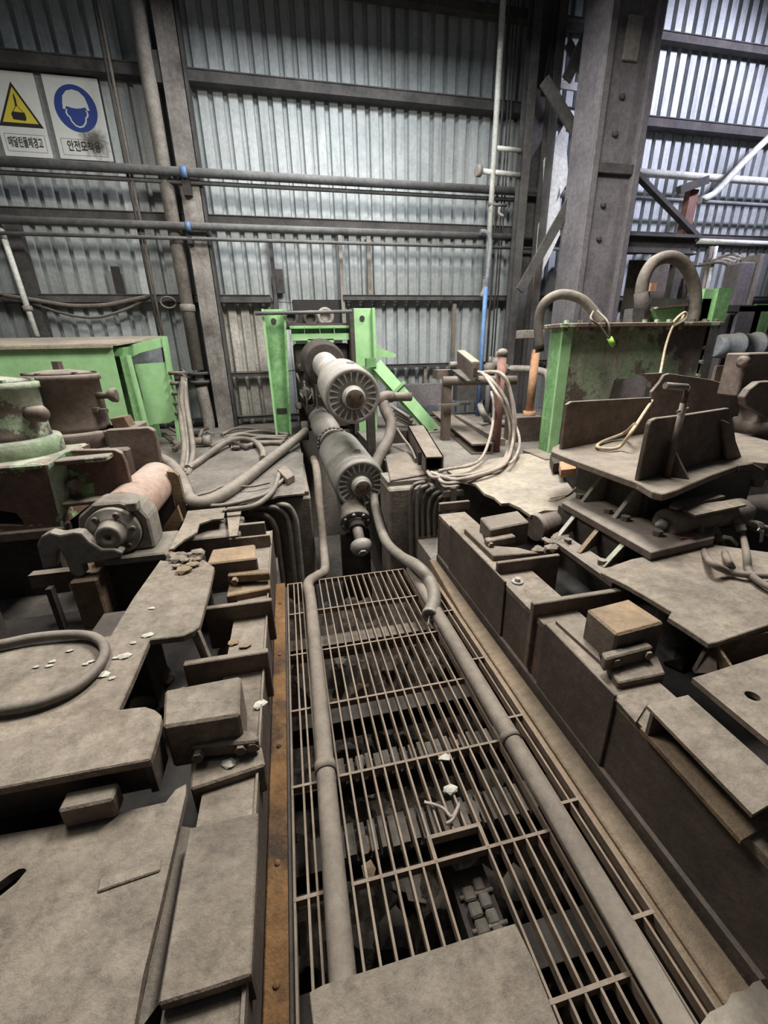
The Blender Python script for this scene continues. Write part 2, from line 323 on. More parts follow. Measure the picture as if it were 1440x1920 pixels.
strut((636, 425), (645, 605), YW - 0.1, 0.055); strut((690, 440), (694, 555), YW - 0.1, 0.06); strut((852, 570), (848, 672), YW - 0.1, 0.06, 'graypipe')
strut((797, 685), (797, 720), YW - 0.1, 0.05, 'graypipe'); strut((505, 440), (520, 590), YW - 0.1, 0.05, 'girt')
strut((215, 500), (228, 560), YW - 0.08, 0.10, 'void'); strut((522, 505), (528, 550), YW - 0.08, 0.11, 'girt')
# plinth strip along the foot of the wall and dark wall opening above the green stand
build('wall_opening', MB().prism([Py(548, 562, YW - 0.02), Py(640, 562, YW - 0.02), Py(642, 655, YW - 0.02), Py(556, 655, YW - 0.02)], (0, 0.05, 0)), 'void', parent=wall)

# floor slabs
fl = MB()
fl.box(-7, 0.10, 3.5, YW + 0.2, -1.4, 0.40)
fl.box(0.80, 12, 3.5, 3.82, -1.4, 0.40)
fl.box(0.95, 12, 3.82, YW + 0.2, -1.4, 0.40)
fl.box(0.10, 0.95, 6.3, YW + 0.2, -1.4, 0.40)
fl.box(-7, -0.21, -2.5, 3.5, -1.4, -0.12)
fl.box(1.03, 12, -2.5, 3.5, -1.4, -0.12)
fl.box(-0.21, 1.03, -2.5, 6.3, -1.5, -1.3)
build('floor', fl, 'floor', base=(0, 3, -1.5), kind='structure', label='grimy concrete hall floor with a sunken service pit', cat='floor')
# concrete coping blocks on both foundation corners
th = thing('foundation_pier', (1.0, 3.6, -1.3), 'brown concrete foundation pier right of the splined shafts', 'pier')
build('pier_body', MB().box(0.79, 1.24, 3.40, 3.80, -1.3, 0.36), 'concrete', parent=th, bevel=0.015)
build('pier_cap', MB().prism([Pz(732, 900, .42), Pz(800, 888, .42), Pz(775, 845, .42), Pz(722, 852, .42)], (0, 0, -0.05)), 'steel', parent=th, bevel=0.006)
th = thing('foundation_pier', (-0.15, 3.6, -1.3), 'brown concrete foundation pier left of the splined shafts, draped with pipes', 'pier')
build('pier_body', MB().box(-0.40, 0.11, 3.38, 4.6, -1.3, 0.37), 'concrete', parent=th, bevel=0.015)
build('pier_cap', MB().box(-0.25, 0.10, 3.42, 3.9, 0.37, 0.41), 'steel', parent=th, bevel=0.006)

# ================================================================== PIT AND GRATING
BARS = 16
def grating(name, xs, y0, y1, crossY, label, skip=None, zt=0.0):
    t = thing(name, ((xs[0] + xs[-1]) / 2, (y0 + y1) / 2, zt - 0.035), label, 'grating', 'pit gratings')
    cache = {}
    for i, x in enumerate(xs):
        segs = [(y0, y1)]
        if skip and i in skip: segs = [(skip[i], y1)]
        for a, b in segs:
            key = (round(a, 3), round(b, 3))
            if key in cache: o, x0 = cache[key]; inst(o, t, (x - x0, 0, 0))
            else: cache[key] = (build('bearing_bar', MB().box(x - 0.0035, x + 0.0035, a, b, zt - 0.034, zt), 'grate', parent=t), x)
    first = None
    for y in crossY:
        if first is None: first = build('cross_bar', MB().box(xs[0] - 0.004, xs[-1] + 0.004, y - 0.005, y + 0.005, zt - 0.03, zt + 0.001), 'grate', parent=t); fy = y
        else: inst(first, t, (0, y - fy, 0))
    return t
XM = [0.05 + 0.66 * i / (BARS - 1) for i in range(BARS)]
g = grating('floor_grating', XM, 0.12, 2.645, (2.64, 2.27, 1.885, 1.505, 1.145, 0.79, 0.436), 'wide rusty steel bar grating over the pit between the two long pipes', {7: 0.86, 8: 0.86, 9: 0.86})
lo = MB().box(XM[6] - 0.004, XM[10] + 0.004, 0.855, 0.867, -0.034, 0.001).box(XM[6] - 0.006, XM[6] + 0.006, 0.79, 0.867, -0.034, 0.002).box(XM[10] - 0.006, XM[10] + 0.006, 0.79, 0.867, -0.034, 0.002)
build('lifting_loop', lo, 'grate', parent=g)
grating('floor_grating', [-0.122, -0.082, -0.055, -0.028], 0.15, 2.63, (2.63, 2.26, 1.88, 1.5, 1.14, 0.79, 0.43), 'narrow strip of bar grating left of the left long pipe')
grating('floor_grating', [0.800, 0.835, 0.868], 0.12, 2.5, (2.06, 1.62, 1.24, 0.86, 0.53), 'narrow strip of bar grating right of the right long pipe')
# pipes lying along the grating
p = MB().tube([(-0.012, 0.2, 0.037), (-0.004, 0.7, 0.037), (0.010, 1.5, 0.037), (0.020, 2.30, 0.037), Pz(578, 1094, 0.035), Pz(596, 1079, 0.0), Pz(609, 1068, -0.06), Py(607, 1030, 3.25), Py(600, 960, 3.45), Py(594, 885, 3.75), Py(588, 860, 4.3)], 0.035, 14, 6)
t = thing('conduit_pipe', (0.03, 1.5, 0.0), 'long grey conduit pipe lying on the left side of the grating', 'pipe')
build('pipe_run', p, 'graypipe', parent=t)
build('coupling', MB().cyl((0.004, 1.14, 0.037), (0.004, 1.18, 0.037), 0.040, 14), 'graypipe', parent=t)
t = thing('conduit_pipe', (0.757, 1.3, 0.0), 'long grey conduit pipe lying on the right side of the grating', 'pipe')
build('pipe_run', MB().tube([(0.740, 0.08, 0.037), (0.740, 1.0, 0.037), (0.738, 2.55, 0.037)], 0.036, 14, 2), 'graypipe', parent=t)
build('coupling', MB().cyl((0.740, 1.10, 0.037), (0.740, 1.13, 0.037), 0.041, 14), 'graypipe', parent=t)
# rusty angle rail (left) and kerb (right)
t = thing('rust_rail', (-0.17, 1.3, -0.06), 'long flaking orange-rust rail beside the left machine bed', 'rail')
rf_ = build('rail_flange', MB().box(-0.205, -0.142, -0.3, 2.66, -0.04, 0.0), 'rustbeam', parent=t, bevel=0.004)
build('rail_web', MB().box(-0.150, -0.142, -0.3, 2.66, -0.20, -0.04), 'rustbeam', parent=t)
for y in (0.62, 0.9, 1.33, 1.9, 2.4):
    build('rivet', MB().lathe((-0.172, y, 0.0), Z_, [(0, 0.010), (0.004, 0.009), (0.007, 0.003)], 8), 'rustbeam', parent=rf_)
build('packing_strip', MB().box(-0.14, -0.126, -0.3, 2.62, -0.09, -0.015), 'dark', label='dirty black packing strip beside the rust rail', cat='strip')
t = thing('pit_kerb', (0.93, 1.3, -0.12), 'dusty tan kerb along the foot of the right girder', 'kerb')
build('kerb_beam', MB().prism([(0.895, -0.1, 0.0), (0.985, -0.1, 0.0), (0.985, 2.0, 0.0), (0.99, 2.70, 0.0), (0.94, 2.74, 0.0), (0.90, 2.0, 0.0)], (0, 0, -0.12)), 'kerb', parent=t, bevel=0.006)
build('kerb_angle', MB().box(0.878, 0.893, -0.1, 2.45, -0.1, -0.012), 'rust', parent=t)
# things in the pit under the grating
def clump(mb, c, r, seed, sq=(1, 1, 0.7)):
    rnd = random.Random(seed); bm = bmesh.new(); bmesh.ops.create_icosphere(bm, subdivisions=1, radius=1.0)
    vs = []
    for v in bm.verts:
        k = r * (0.72 + 0.5 * rnd.random()); vs.append((c[0] + v.co.x * k * sq[0], c[1] + v.co.y * k * sq[1], c[2] + v.co.z * k * sq[2]))
    bm.verts.ensure_lookup_table(); fs = [tuple(v.index for v in f.verts) for f in bm.faces]; bm.free(); return mb.add(vs, fs)
def pit_beam(y, z, dep, ht, mt, x0=-0.205, x1=1.025, lab=None, teeth=0):
    t = thing('pit_cross_beam', (0.4, y, z), lab, 'beam', 'cross beams under the grating')
    build('beam', MB().ibeam((x0, y, z), (x1, y, z), dep, ht, 0.018, up=Z_), mt, parent=t)
    for k in range(teeth):
        xk = -0.02 + 0.95 * k / teeth
        build('rack_tooth', MB().box(xk, xk + 0.026, y - dep * 0.5, y + dep * 0.5, z + ht / 2, z + ht / 2 + 0.03 + 0.006 * (k * 7 % 3)), 'rubble', parent=t)
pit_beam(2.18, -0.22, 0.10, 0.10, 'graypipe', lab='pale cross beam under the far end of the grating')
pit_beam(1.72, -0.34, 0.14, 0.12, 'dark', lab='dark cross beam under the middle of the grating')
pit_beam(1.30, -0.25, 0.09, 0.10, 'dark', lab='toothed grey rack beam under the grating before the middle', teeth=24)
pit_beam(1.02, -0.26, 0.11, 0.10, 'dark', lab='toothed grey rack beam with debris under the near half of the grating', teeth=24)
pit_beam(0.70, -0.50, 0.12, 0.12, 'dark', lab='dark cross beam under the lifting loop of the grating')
rr = random.Random(3)
for i in range(46):
    x = rr.uniform(0.0, 0.86); y = rr.uniform(0.25, 2.5); r = rr.uniform(0.03, 0.085)
    wherey = 'near' if y < 0.95 else ('middle' if y < 1.7 else 'far')
    mbx = clump(MB(), (x, y, -0.66 + 0.10 * min(1, max(0, (y - 0.8)))), r, i)
    build('scale_lump', mbx, 'rubble' if i % 2 else 'dark', label='lump of grey scale lying in the pit under the %s grating' % wherey, cat='rubble', group='scale lumps under the %s grating' % wherey)
import mathutils
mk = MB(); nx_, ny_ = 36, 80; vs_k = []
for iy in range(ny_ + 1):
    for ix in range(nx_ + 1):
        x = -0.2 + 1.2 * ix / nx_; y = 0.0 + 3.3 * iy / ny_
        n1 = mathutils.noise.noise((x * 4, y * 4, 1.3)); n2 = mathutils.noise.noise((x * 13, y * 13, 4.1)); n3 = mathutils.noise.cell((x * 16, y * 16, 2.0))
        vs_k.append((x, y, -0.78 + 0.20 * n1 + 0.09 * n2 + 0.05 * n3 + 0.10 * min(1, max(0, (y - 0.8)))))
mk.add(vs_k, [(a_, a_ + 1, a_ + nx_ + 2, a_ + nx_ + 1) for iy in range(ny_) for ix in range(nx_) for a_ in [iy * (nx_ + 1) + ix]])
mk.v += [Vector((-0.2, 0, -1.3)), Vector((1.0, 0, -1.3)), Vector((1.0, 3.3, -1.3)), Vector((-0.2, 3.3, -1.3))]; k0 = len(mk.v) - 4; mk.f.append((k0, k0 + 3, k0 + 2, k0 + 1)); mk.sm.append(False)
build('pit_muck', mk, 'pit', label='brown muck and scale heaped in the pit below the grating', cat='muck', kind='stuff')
for i, (x, y) in enumerate(((0.12, 1.0), (0.16, 1.33), (0.55, 1.03), (0.62, 1.32), (0.3, 2.17), (0.48, 2.2), (0.12, 0.92), (0.66, 1.0))):
    build('debris_lump', clump(MB(), (x, y, -0.19 if y > 1 else -0.2), rr.uniform(0.026, 0.045), 80 + i, (1, 1, 0.5)), 'rust' if i % 3 == 0 else 'rubble', label='small debris lump resting on a cross beam in the pit', cat='rubble', group='debris on the pit beams')
# drag chain seen through the cut-out
t = thing('drag_chain', (0.5, 0.66, -0.66), 'grey articulated drag chain visible through the grating cut-out', 'chain')
for k in range(9):
    y = 0.40 + 0.055 * k; z = -0.28 - 0.012 * k
    build('chain_link', MB().box(0.455, 0.50, y, y + 0.046, z - 0.03, z), 'rubble', parent=t, bevel=0.006)
    build('chain_link', MB().box(0.505, 0.545, y + 0.02, y + 0.066, z - 0.03, z - 0.004), 'rubble', parent=t, bevel=0.006)
    if k % 2 == 0: build('chain_pin', MB().cyl((0.44, y + 0.02, z - 0.015), (0.57, y + 0.02, z - 0.015), 0.008, 8), 'machdark', parent=t)
build('chain_guide', MB().box(0.43, 0.57, 0.36, 0.95, -0.66, -0.40), 'dark', parent=t)
# loose cover plate in front, and bits of litter on the bars
def tilt(x, y): r = ray(x, y); return EYE + r * ((0.0713 - 1.5) / (r.z + 0.13 * r.x))
build('cover_plate', MB().prism([tilt(*q) for q in ((580, 1860), (606, 1846), (780, 1790), (966, 1731), (1000, 1800), (1055, 1940), (600, 2040))], (0, 0, -0.008)), 'deckplate', bevel=0.002, label='dusty grey cover plate lying loose on the near end of the grating', cat='plate')
plate('board_scrap', [(1310, 1925), (1330, 1898), (1362, 1882), (1372, 1862), (1400, 1856), (1412, 1842), (1460, 1826), (1560, 1900), (1420, 2060)], 0.03, 0.03, 'ply', label='pale ragged board scrap at the bottom right corner', cat='board')
m = MB(); clump(m, Pz(845, 1480, 0.008), 0.022, 5, (1.2, 0.9, 0.35)); build('paper_scrap', m, 'pebble', label='crumpled pinkish scrap lying on the grating bars', cat='scrap')
m = MB(); q = [Pz(x, y, 0.012) for x, y in ((796, 1503), (830, 1515), (848, 1532), (862, 1505), (850, 1535), (836, 1545))]; m.tube(q, 0.006, 6, 4); build('wire_twist', m, 'cable', label='short pale wire twist on the grating below the crumpled scrap', cat='wire')
m = MB(); clump(m, Pz(835, 1420, 0.006), 0.022, 9, (1.3, 0.8, 0.25)); build('grey_flake', m, 'pebble', label='small grey flake lying on a grating cross bar', cat='scrap')
# flexible steel hose ending on the grating
hp = [Py(700, 925, 4.1), Py(706, 960, 3.75), Py(722, 1012, 3.3), Py(750, 1042, 2.95), Pz(782, 1062, 0.12), Pz(806, 1090, 0.08), Pz(814, 1122, 0.06), Pz(806, 1152, 0.045)]
t = thing('flexible_hose', (0.72, 2.3, 0.0), 'braided grey flexible hose curling down onto the right corner of the grating', 'hose')
build('hose_body', MB().tube(hp, 0.043, 14, 8), 'machdark', parent=t)
e = hp[-1]; dd = (hp[-1] - hp[-2]).normalized()
build('hose_mouth', MB().lathe(e - dd * 0.01, dd, [(0, 0.048), (0.022, 0.048), (0.022, 0.034), (0.004, 0.030), (0.004, 0.0)], 14), 'machined', parent=t)
build('hose_wire', MB().tube([e, e + dd * 0.03 + Z_ * -0.01, e + dd * 0.07 + Z_ * -0.02], 0.004, 6, 2), 'machined', parent=t)

# ================================================================== SPLINED SHAFTS
def spindle(fc, d, L, r, hub, label, nt=21):
    # fc: centre of toothed face, d: direction away from the camera
    t = thing('spline_coupling', fc + d * 0.3 - Z_ * r, label, 'coupling', 'splined spindle couplings')
    build('sleeve', MB().lathe(fc, d, [(0.004, r * 0.99), (0.03, r), (0.10, r), (0.105, r * 0.975), (0.115, r * 0.975), (0.12, r * 0.995), (0.34, r * 0.985), (0.345, r * 0.965), (0.352, r * 0.965), (0.357, r * 0.98), (L - 0.06, r * 0.95), (L - 0.03, r * 0.80), (L, r * 0.60)], 56), 'machined', parent=t)
    a, b = frame(d); m = MB()
    build('face_ring', MB().lathe(fc, -d, [(-0.004, r * 0.985), (0.004, r * 0.975), (0.006, r * 0.86), (0.0, r * 0.84), (-0.05, r * 0.835)], 56), 'machined', parent=t)
    build('tooth_recess', MB().lathe(fc, -d, [(-0.05, r * 0.90), (-0.13, r * 0.82), (-0.15, r * 0.30)], 40), 'void', parent=t)  # near-black colour paints in the shade between the teeth
    for k in range(nt):
        an = 2 * math.pi * (k + 0.5) / nt; u = a * math.cos(an) + b * math.sin(an); s = d.cross(u)
        r0, r1 = r * 0.34, r * 0.86; w0, w1 = r * 0.013, r * 0.026
        tooth = MB().prism([fc + u * r0 - s * w0 + d * 0.01, fc + u * r0 + s * w0 + d * 0.01, fc + u * r * 0.72 + s * w1 * 0.8 - d * 0.002, fc + u * r1 + s * w1 * 1.7 - d * 0.004, fc + u * r1 - s * w1 * 1.7 - d * 0.004, fc + u * r * 0.72 - s * w1 * 0.8 - d * 0.002], d * 0.13)
        build('gear_tooth', tooth, 'teeth', parent=t)
    hb = build('hub', MB().lathe(fc, -d, [(-0.10, hub), (0.055, hub), (0.060, hub * 0.96), (0.062, hub * 0.88), (0.085, hub * 0.87), (0.09, hub * 0.84)], 36), 'machined', parent=t)
    build('hub_face', MB().lathe(fc, -d, [(0.09, hub * 0.84), (0.093, hub * 0.80), (0.094, 0)], 30), 'hubface', parent=hb)
    for k in range(3):
        an = 2 * math.pi * k / 3 + 0.5; c = fc - d * 0.093 + (a * math.cos(an) + b * math.sin(an)) * hub * 0.6
        build('hub_bolt', MB().cyl(c, c - d * 0.006, 0.011, 8), 'dark', parent=hb)
    pr = -a * 0.25 * r + Z_ * r * 0.955
    build('grease_port', MB().lathe(fc + d * 0.24 + frame(d)[1] * r * 0.975 + X_ * 0.03, frame(d)[1], [(-0.01, 0.036), (0.014, 0.036), (0.014, 0.02), (0.0, 0.02), (0.0, 0.0)], 14), 'machdark', parent=t)
    return t
YS = 4.0
fu = Py(662, 744, YS); flw = Py(676, 909, YS)
du = (Py(606, 672, YS + 1.0) - fu); du = V(-0.062, 1.0, 0.15).normalized(); dl = V(-0.10, 1.0, 0.17).normalized()
RS = 0.262
tu = spindle(fu, du, 0.62, RS, 0.105, 'upper splined coupling on the shaft in front of the green stand')
tl = spindle(flw, dl, 0.95, RS, 0.100, 'lower splined coupling hanging in the pit between the piers')
def shaft(mb, prof, mt, parent, o, d, n=36): return build(mb, MB().lathe(o, d, prof, n), mt, parent=parent)
shaft('drive_shaft', [(0.58, 0.155), (1.75, 0.155), (1.78, 0.18), (2.0, 0.18)], 'machined', tu, fu, du)
shaft('shaft_flange', [(1.62, 0.24), (1.66, 0.27), (1.95, 0.27), (1.98, 0.24)], 'dark', tu, fu, du)
shaft('drive_shaft', [(0.85, 0.150), (1.60, 0.150), (1.62, 0.175), (1.90, 0.175), (1.92, 0.15), (2.3, 0.15)], 'machined', tl, flw, dl)
shaft('black_collar', [(0.90, 0.175), (0.92, 0.185), (1.14, 0.185), (1.16, 0.17)], 'dark', tl, flw, dl)
# chain wrapped round the lower shaft
a, b = frame(dl)
for k in range(16):
    an = -0.3 + k * 0.26; c = flw + dl * 1.20 + (a * math.cos(an) + b * math.sin(an)) * 0.19
    build('chain_link', MB().lathe(c - X_ * 0.012, (a * math.sin(an) - b * math.cos(an)), [(-0.02, 0.010), (-0.008, 0.017), (0.008, 0.017), (0.02, 0.010)], 6), 'machdark', parent=tl)
# ball ended rod below the lower coupling
kc = Px(679, 1030, 0.555); kf = Px(668, 984, 0.55); dk = (kf - kc).normalized()
t = thing('ball_end_rod', (0.55, 3.7, -0.35), 'steel rod with a round ball end below the lower splined coupling', 'rod')
build('ball_end', MB().lathe(kc, dk, [(-0.035, 0.0), (-0.035, 0.048), (-0.03, 0.060), (-0.005, 0.095), (0.03, 0.110), (0.06, 0.102), (0.09, 0.062), (0.10, 0.05)], 30), 'machined', parent=t)
build('end_nut', MB().lathe(kc - dk * 0.052, dk, [(0, 0.042), (0.03, 0.042)], 6, smooth=False), 'machined', parent=t)
L2 = (kf - kc).length
build('rod_shaft', MB().lathe(kc, dk, [(0.08, 0.052), (L2 + 0.05, 0.052)], 20), 'machdark', parent=t)
build('gland_nut', MB().lathe(kf, dk, [(-0.06, 0.075), (-0.05, 0.085), (0.0, 0.088), (0.0, 0.10), (0.03, 0.10)], 16), 'dark', parent=t)
gf = build('gland_flange', MB().lathe(kf, dk, [(0.03, 0.15), (0.035, 0.158), (0.085, 0.158), (0.09, 0.14), (0.6, 0.13)], 28), 'machdark', parent=t)
a, b = frame(dk)
for k in range(8):
    an = 2 * math.pi * k / 8 + 0.2; c = kf + dk * 0.03 + (a * math.cos(an) + b * math.sin(an)) * 0.128
    build('flange_bolt', hexbolt(MB(), c, -dk, 0.016, 0.02), 'machined', parent=gf)
build('rod_bracket', MB().box(0.40, 0.70, 3.95, 4.05, -1.3, -0.26), 'dark', parent=t)

# ================================================================== GREEN STAND BEHIND THE SHAFTS
t = thing('green_stand', (0.5, 6.5, 0.4), 'green steel portal stand carrying the shafts in front of the wall', 'stand')
def post(name, tlx, trx, brx, blx, Y, dep, mt):
    P = [Py(*tlx, Y), Py(*trx, Y), Py(*brx, Y), Py(*blx, Y)]
    return build(name, MB().prism(P, (0, dep, 0)), mt, parent=t, bevel=0.006)
pl = post('stand_post', (492, 580), (533, 580), (545, 815), (518, 815), 6.15, 0.06, 'greenold')
build('post_flange', MB().prism([Py(490, 579, 6.05), Py(494, 579, 6.05), Py(521, 815, 6.05), Py(517, 815, 6.05)], (0, 0.3, 0)), 'green', parent=t)
build('post_flange', MB().prism([Py(531, 579, 6.05), Py(535, 579, 6.05), Py(547, 815, 6.05), Py(543, 815, 6.05)], (0, 0.3, 0)), 'greenold', parent=t)
pr = post('stand_post', (662, 578), (701, 578), (708, 815), (672, 815), 6.1, 0.08, 'green')
build('post_flange', MB().prism([Py(655, 578, 6.1), Py(663, 578, 6.1), Py(674, 815, 6.1), Py(666, 815, 6.1)], (0, 0.35, 0)), 'dark', parent=t)
build('post_flange', MB().prism([Py(698, 577, 6.0), Py(703, 577, 6.0), Py(710, 760, 6.0), Py(705, 760, 6.0)], (0, 0.3, 0)), 'green', parent=t)
for (x, y, Y) in ((513, 602, 6.14), (679, 597, 6.09)):
    build('bolt_hole', MB().lathe(Py(x, y, Y), Y_, [(0, 0.035), (0.004, 0.035)], 16), 'void', parent=t)
build('slot_opening', MB().prism([Py(519, 766, 6.14), Py(537, 765, 6.14), Py(538, 775, 6.14), Py(520, 776, 6.14)], (0, 0.006, 0)), 'void', parent=t)
YB = 6.2
bmx = MB()
def fr(x0, y0, x1, y1, Y, dep, mb=None):          # box whose front face spans two pixels at depth Y
    a, b = Py(x0, y0, Y), Py(x1, y1, Y); return (mb or MB()).box(min(a.x, b.x), max(a.x, b.x), Y, Y + dep, min(a.z, b.z), max(a.z, b.z))
build('beam_web', fr(545, 614, 655, 634, YB + 0.1, 0.02), 'greenold', parent=t)
build('beam_flange', fr(543, 611, 655, 615, YB, 0.2), 'green', parent=t)
build('beam_flange', fr(545, 626, 655, 637, YB - 0.02, 0.22), 'green', parent=t)
for x in (570, 599, 626): build('beam_rib', fr(x, 613, x + 2, 628, YB, 0.12), 'green', parent=t)
build('beam_pad', fr(577, 636, 626, 642, YB - 0.02, 0.1), 'green', parent=t)
build('tie_rod', MB().cyl(Py(478, 588, 6.0), Py(660, 584, 6.0), 0.022, 10), 'pipe', parent=t)
# diagonal brace and gusset
a, b = Py(704, 684, 6.0), Pz(812, 806, 0.41)
build('brace', MB().chan(a, b, 0.16, 0.13, 0.014, up=V(0, -1, 0.3)), 'green', parent=t)
build('brace_collar', MB().bar(a.lerp(b, 0.36) - (b - a).normalized() * 0.02, a.lerp(b, 0.36) + (b - a).normalized() * 0.02, 0.24, 0.2, up=V(0, -1, 0.3)), 'greenold', parent=t)
build('gusset', MB().prism([Py(706, 650, 6.1), Py(743, 664, 6.1), Py(742, 670, 6.1), Py(706, 670, 6.1)], (0, 0.25, 0)), 'green', parent=t)
build('lug', fr(687, 672, 706, 688, 5.9, 0.12), 'greenold', parent=t)
build('foot_plate', MB().prism([Pz(800, 812, .41), Pz(832, 808, .41), Pz(826, 800, .41), Pz(798, 803, .41)], (0, 0, -0.015)), 'steel', parent=t)
# bearing housings on top (behind the tie rod) and gearbox clutter behind the shafts
for i, (x, y, r, nm) in enumerate(((546, 596, 0.10, 'left'), (583, 597, 0.11, 'middle'), (610, 594, 0.125, 'right'))):
    c = Py(x, y, 6.55)
    t2 = thing('bearing_housing', c - Z_ * r, '%s dark round bearing housing on top of the green stand' % nm, 'housing', 'bearings on the green stand')
    build('housing_ring', MB().lathe(c, -Y_, [(-0.2, r), (0.0, r), (0.02, r * 0.93), (0.02, r * 0.6), (-0.04, r * 0.55), (-0.04, 0.0)], 24), 'machdark' if i == 2 else 'dark', parent=t2)
    build('housing_foot', MB().box(c.x - r * 0.9, c.x + r * 0.9, 6.5, 6.75, c.z - r - 0.04, c.z - r * 0.6), 'dark', parent=t2)
build('bearing_shelf', fr(540, 607, 655, 612, 6.4, 0.5), 'dark', label='dark shelf plate under the three bearing housings', cat='shelf')
t = thing('gearbox', (0.25, 6.3, -0.2), 'dark greasy gearbox packed behind the upper shaft inside the green stand', 'gearbox')
build('gearbox_body', fr(550, 645, 660, 800, 6.3, 0.5), 'dark', parent=t, bevel=0.02)
for i, (x, y, r) in enumerate(((565, 690, 0.06), (572, 735, 0.08), (585, 770, 0.10), (560, 760, 0.05), (600, 690, 0.12))):
    c = Py(x, y, 6.28); build('gearbox_boss', MB().lathe(c, -Y_, [(0, r), (0.10, r), (0.12, r * 0.7), (0.16, r * 0.6)], 16), 'machdark' if i % 2 else 'dark', parent=t)
for i in range(7):
    a = Py(556 + i * 7, 700 + (i * 37) % 60, 6.1); b = Py(566 + i * 6, 730 + (i * 23) % 60, 6.2)
    build('gearbox_pipe', MB().tube([a, a.lerp(b, 0.5) - Y_ * 0.08, b], 0.014, 8, 4), 'machdark', parent=t)
build('gearbox_mount', MB().box(0.12, 0.78, 6.32, 6.6, -0.4, 0.2), 'void', parent=t)

# ================================================================== BACK WALL PIPEWORK
def hpipe(name, pts, Y, r, mt, label, group=None):
    P = [Py(x, y, Y) for x, y in pts]; z = sum(q.z for q in P) / len(P)
    t = thing(name, (P[0].x, Y, z), label, 'pipe', group); return t, z, P
t, z, P = hpipe('wall_pipe', ((0, 310), (520, 333), (1060, 358)), YW - 0.42, 0.05, 'pipe', 'thick sooty pipe running right across the wall under the signs')
build('pipe_run', MB().cyl((-6, YW - 0.42, z), (P[2].x, YW - 0.42, z), 0.052, 16), 'pipe', parent=t)
build('companion_pipe', MB().cyl((-6, YW - 0.34, z - 0.085), (P[2].x - 0.7, YW - 0.34, z - 0.085), 0.026, 12), 'pipe', parent=t)
for x in (345,): 
    c = Py(x, 322, YW - 0.42); build('pipe_clamp', MB().lathe(V(c.x - 0.035, YW - 0.42, z), X_, [(0, 0.064), (0.07, 0.064)], 16), 'bluepipe', parent=t); build('clamp_bracket', MB().box(c.x - 0.05, c.x + 0.05, YW - 0.40, YW - 0.2, z - 0.24, z - 0.05), 'void', parent=t)
t, z, P = hpipe('wall_pipe', ((0, 412), (520, 430), (1000, 446)), YW - 0.40, 0.045, 'pipe', 'second sooty pipe running across the wall, lower than the thick one')
build('pipe_run', MB().cyl((-6, YW - 0.40, z), (P[2].x, YW - 0.40, z), 0.046, 16), 'pipe', parent=t)
c = Py(353, 424, YW - 0.4); build('pipe_clamp', MB().lathe(V(c.x - 0.03, YW - 0.40, z), X_, [(0, 0.057), (0.06, 0.057)], 16), 'bluepipe', parent=t)
t, z, P = hpipe('wall_pipe', ((0, 437), (520, 453), (1060, 467)), YW - 0.42, 0.02, 'pipe', 'thin sooty pipe running across the wall just below two thicker pipes')
build('pipe_run', MB().cyl((-6, YW - 0.42, z), (P[2].x, YW - 0.42, z), 0.022, 10), 'pipe', parent=t)
c = Py(356, 448, YW - 0.42); build('pipe_clamp', MB().box(c.x - 0.03, c.x + 0.03, YW - 0.44, YW - 0.25, z - 0.06, z + 0.03), 'void', parent=t)
# left column
t = thing('steel_column', (-0.98, YW - 0.15, 0.4), 'stained pale steel column on the wall right of the safety signs', 'column')
build('column_flange', MB().box(-1.10, -0.86, YW - 0.32, YW - 0.30, 0.4, 8.0), 'columnL', parent=t)
build('column_web', MB().box(-0.99, -0.97, YW - 0.30, YW - 0.04, 0.4, 8.0), 'girt', parent=t)
build('column_flange', MB().box(-1.10, -0.86, YW - 0.04, YW - 0.025, 0.4, 8.0), 'girt', parent=t)
build('column_stiffener', MB().box(-0.85, -0.82, YW - 0.30, YW - 0.03, 0.4, 8.0), 'girt', parent=t)
build('column_cleat', MB().box(-1.2, -1.1, YW - 0.30, YW - 0.05, 4.6, 4.9), 'girt', parent=t)
# big pale drain pipe with valve
YD = YW - 0.28
def vline(px, py, Y): return Py(px, py, Y).x
xd = (vline(352, 540, YD) + vline(268, 130, YD)) / 2
t = thing('drain_pipe', (xd, YD, 0.4), 'thick peeling pale vertical pipe with a handwheel valve beside the stained column', 'pipe')
zv = Py(385, 700, YD).z
build('pipe_run', MB().cyl((xd, YD, zv + 0.05), (xd, YD, 8.0), 0.088, 18), 'palepipe', parent=t)
zj = Py(352, 578, YD).z; build('pipe_joint', MB().lathe((xd, YD, zj), Z_, [(-0.05, 0.09), (-0.04, 0.104), (0.04, 0.104), (0.05, 0.09)], 18), 'palepipe', parent=t)
build('valve_flange', MB().lathe((xd, YD, zv), Z_, [(-0.02, 0.14), (0.02, 0.14)], 18), 'girt', parent=t)
build('valve_flange', MB().lathe((xd, YD, zv - 0.12), Z_, [(-0.02, 0.14), (0.02, 0.14)], 18), 'girt', parent=t)
build('valve_body', MB().lathe((xd, YD, zv - 0.12), Z_, [(0.0, 0.07), (0.12, 0.07)], 14), 'machined', parent=t)
hw = Py(335, 663, YD - 0.05); cw = V(hw.x, YD - 0.05, zv - 0.05)
vs_ = build('valve_spindle', MB().cyl((xd, YD - 0.02, zv - 0.06), cw, 0.018, 8), 'dark', parent=t)
ring = [cw + V(0, math.cos(k * math.pi / 9), math.sin(k * math.pi / 9)) * 0.115 for k in range(19)]
ring = [cw + V(0.06 * math.cos(k * math.pi / 9), -0.08 * math.cos(k * math.pi / 9), 0.115 * math.sin(k * math.pi / 9)) for k in range(19)]
build('handwheel', MB().tube(ring, 0.014, 8, 1).bar(ring[0], ring[9], 0.014, 0.014).bar(ring[4], ring[13], 0.014, 0.014), 'pipe', parent=vs_)
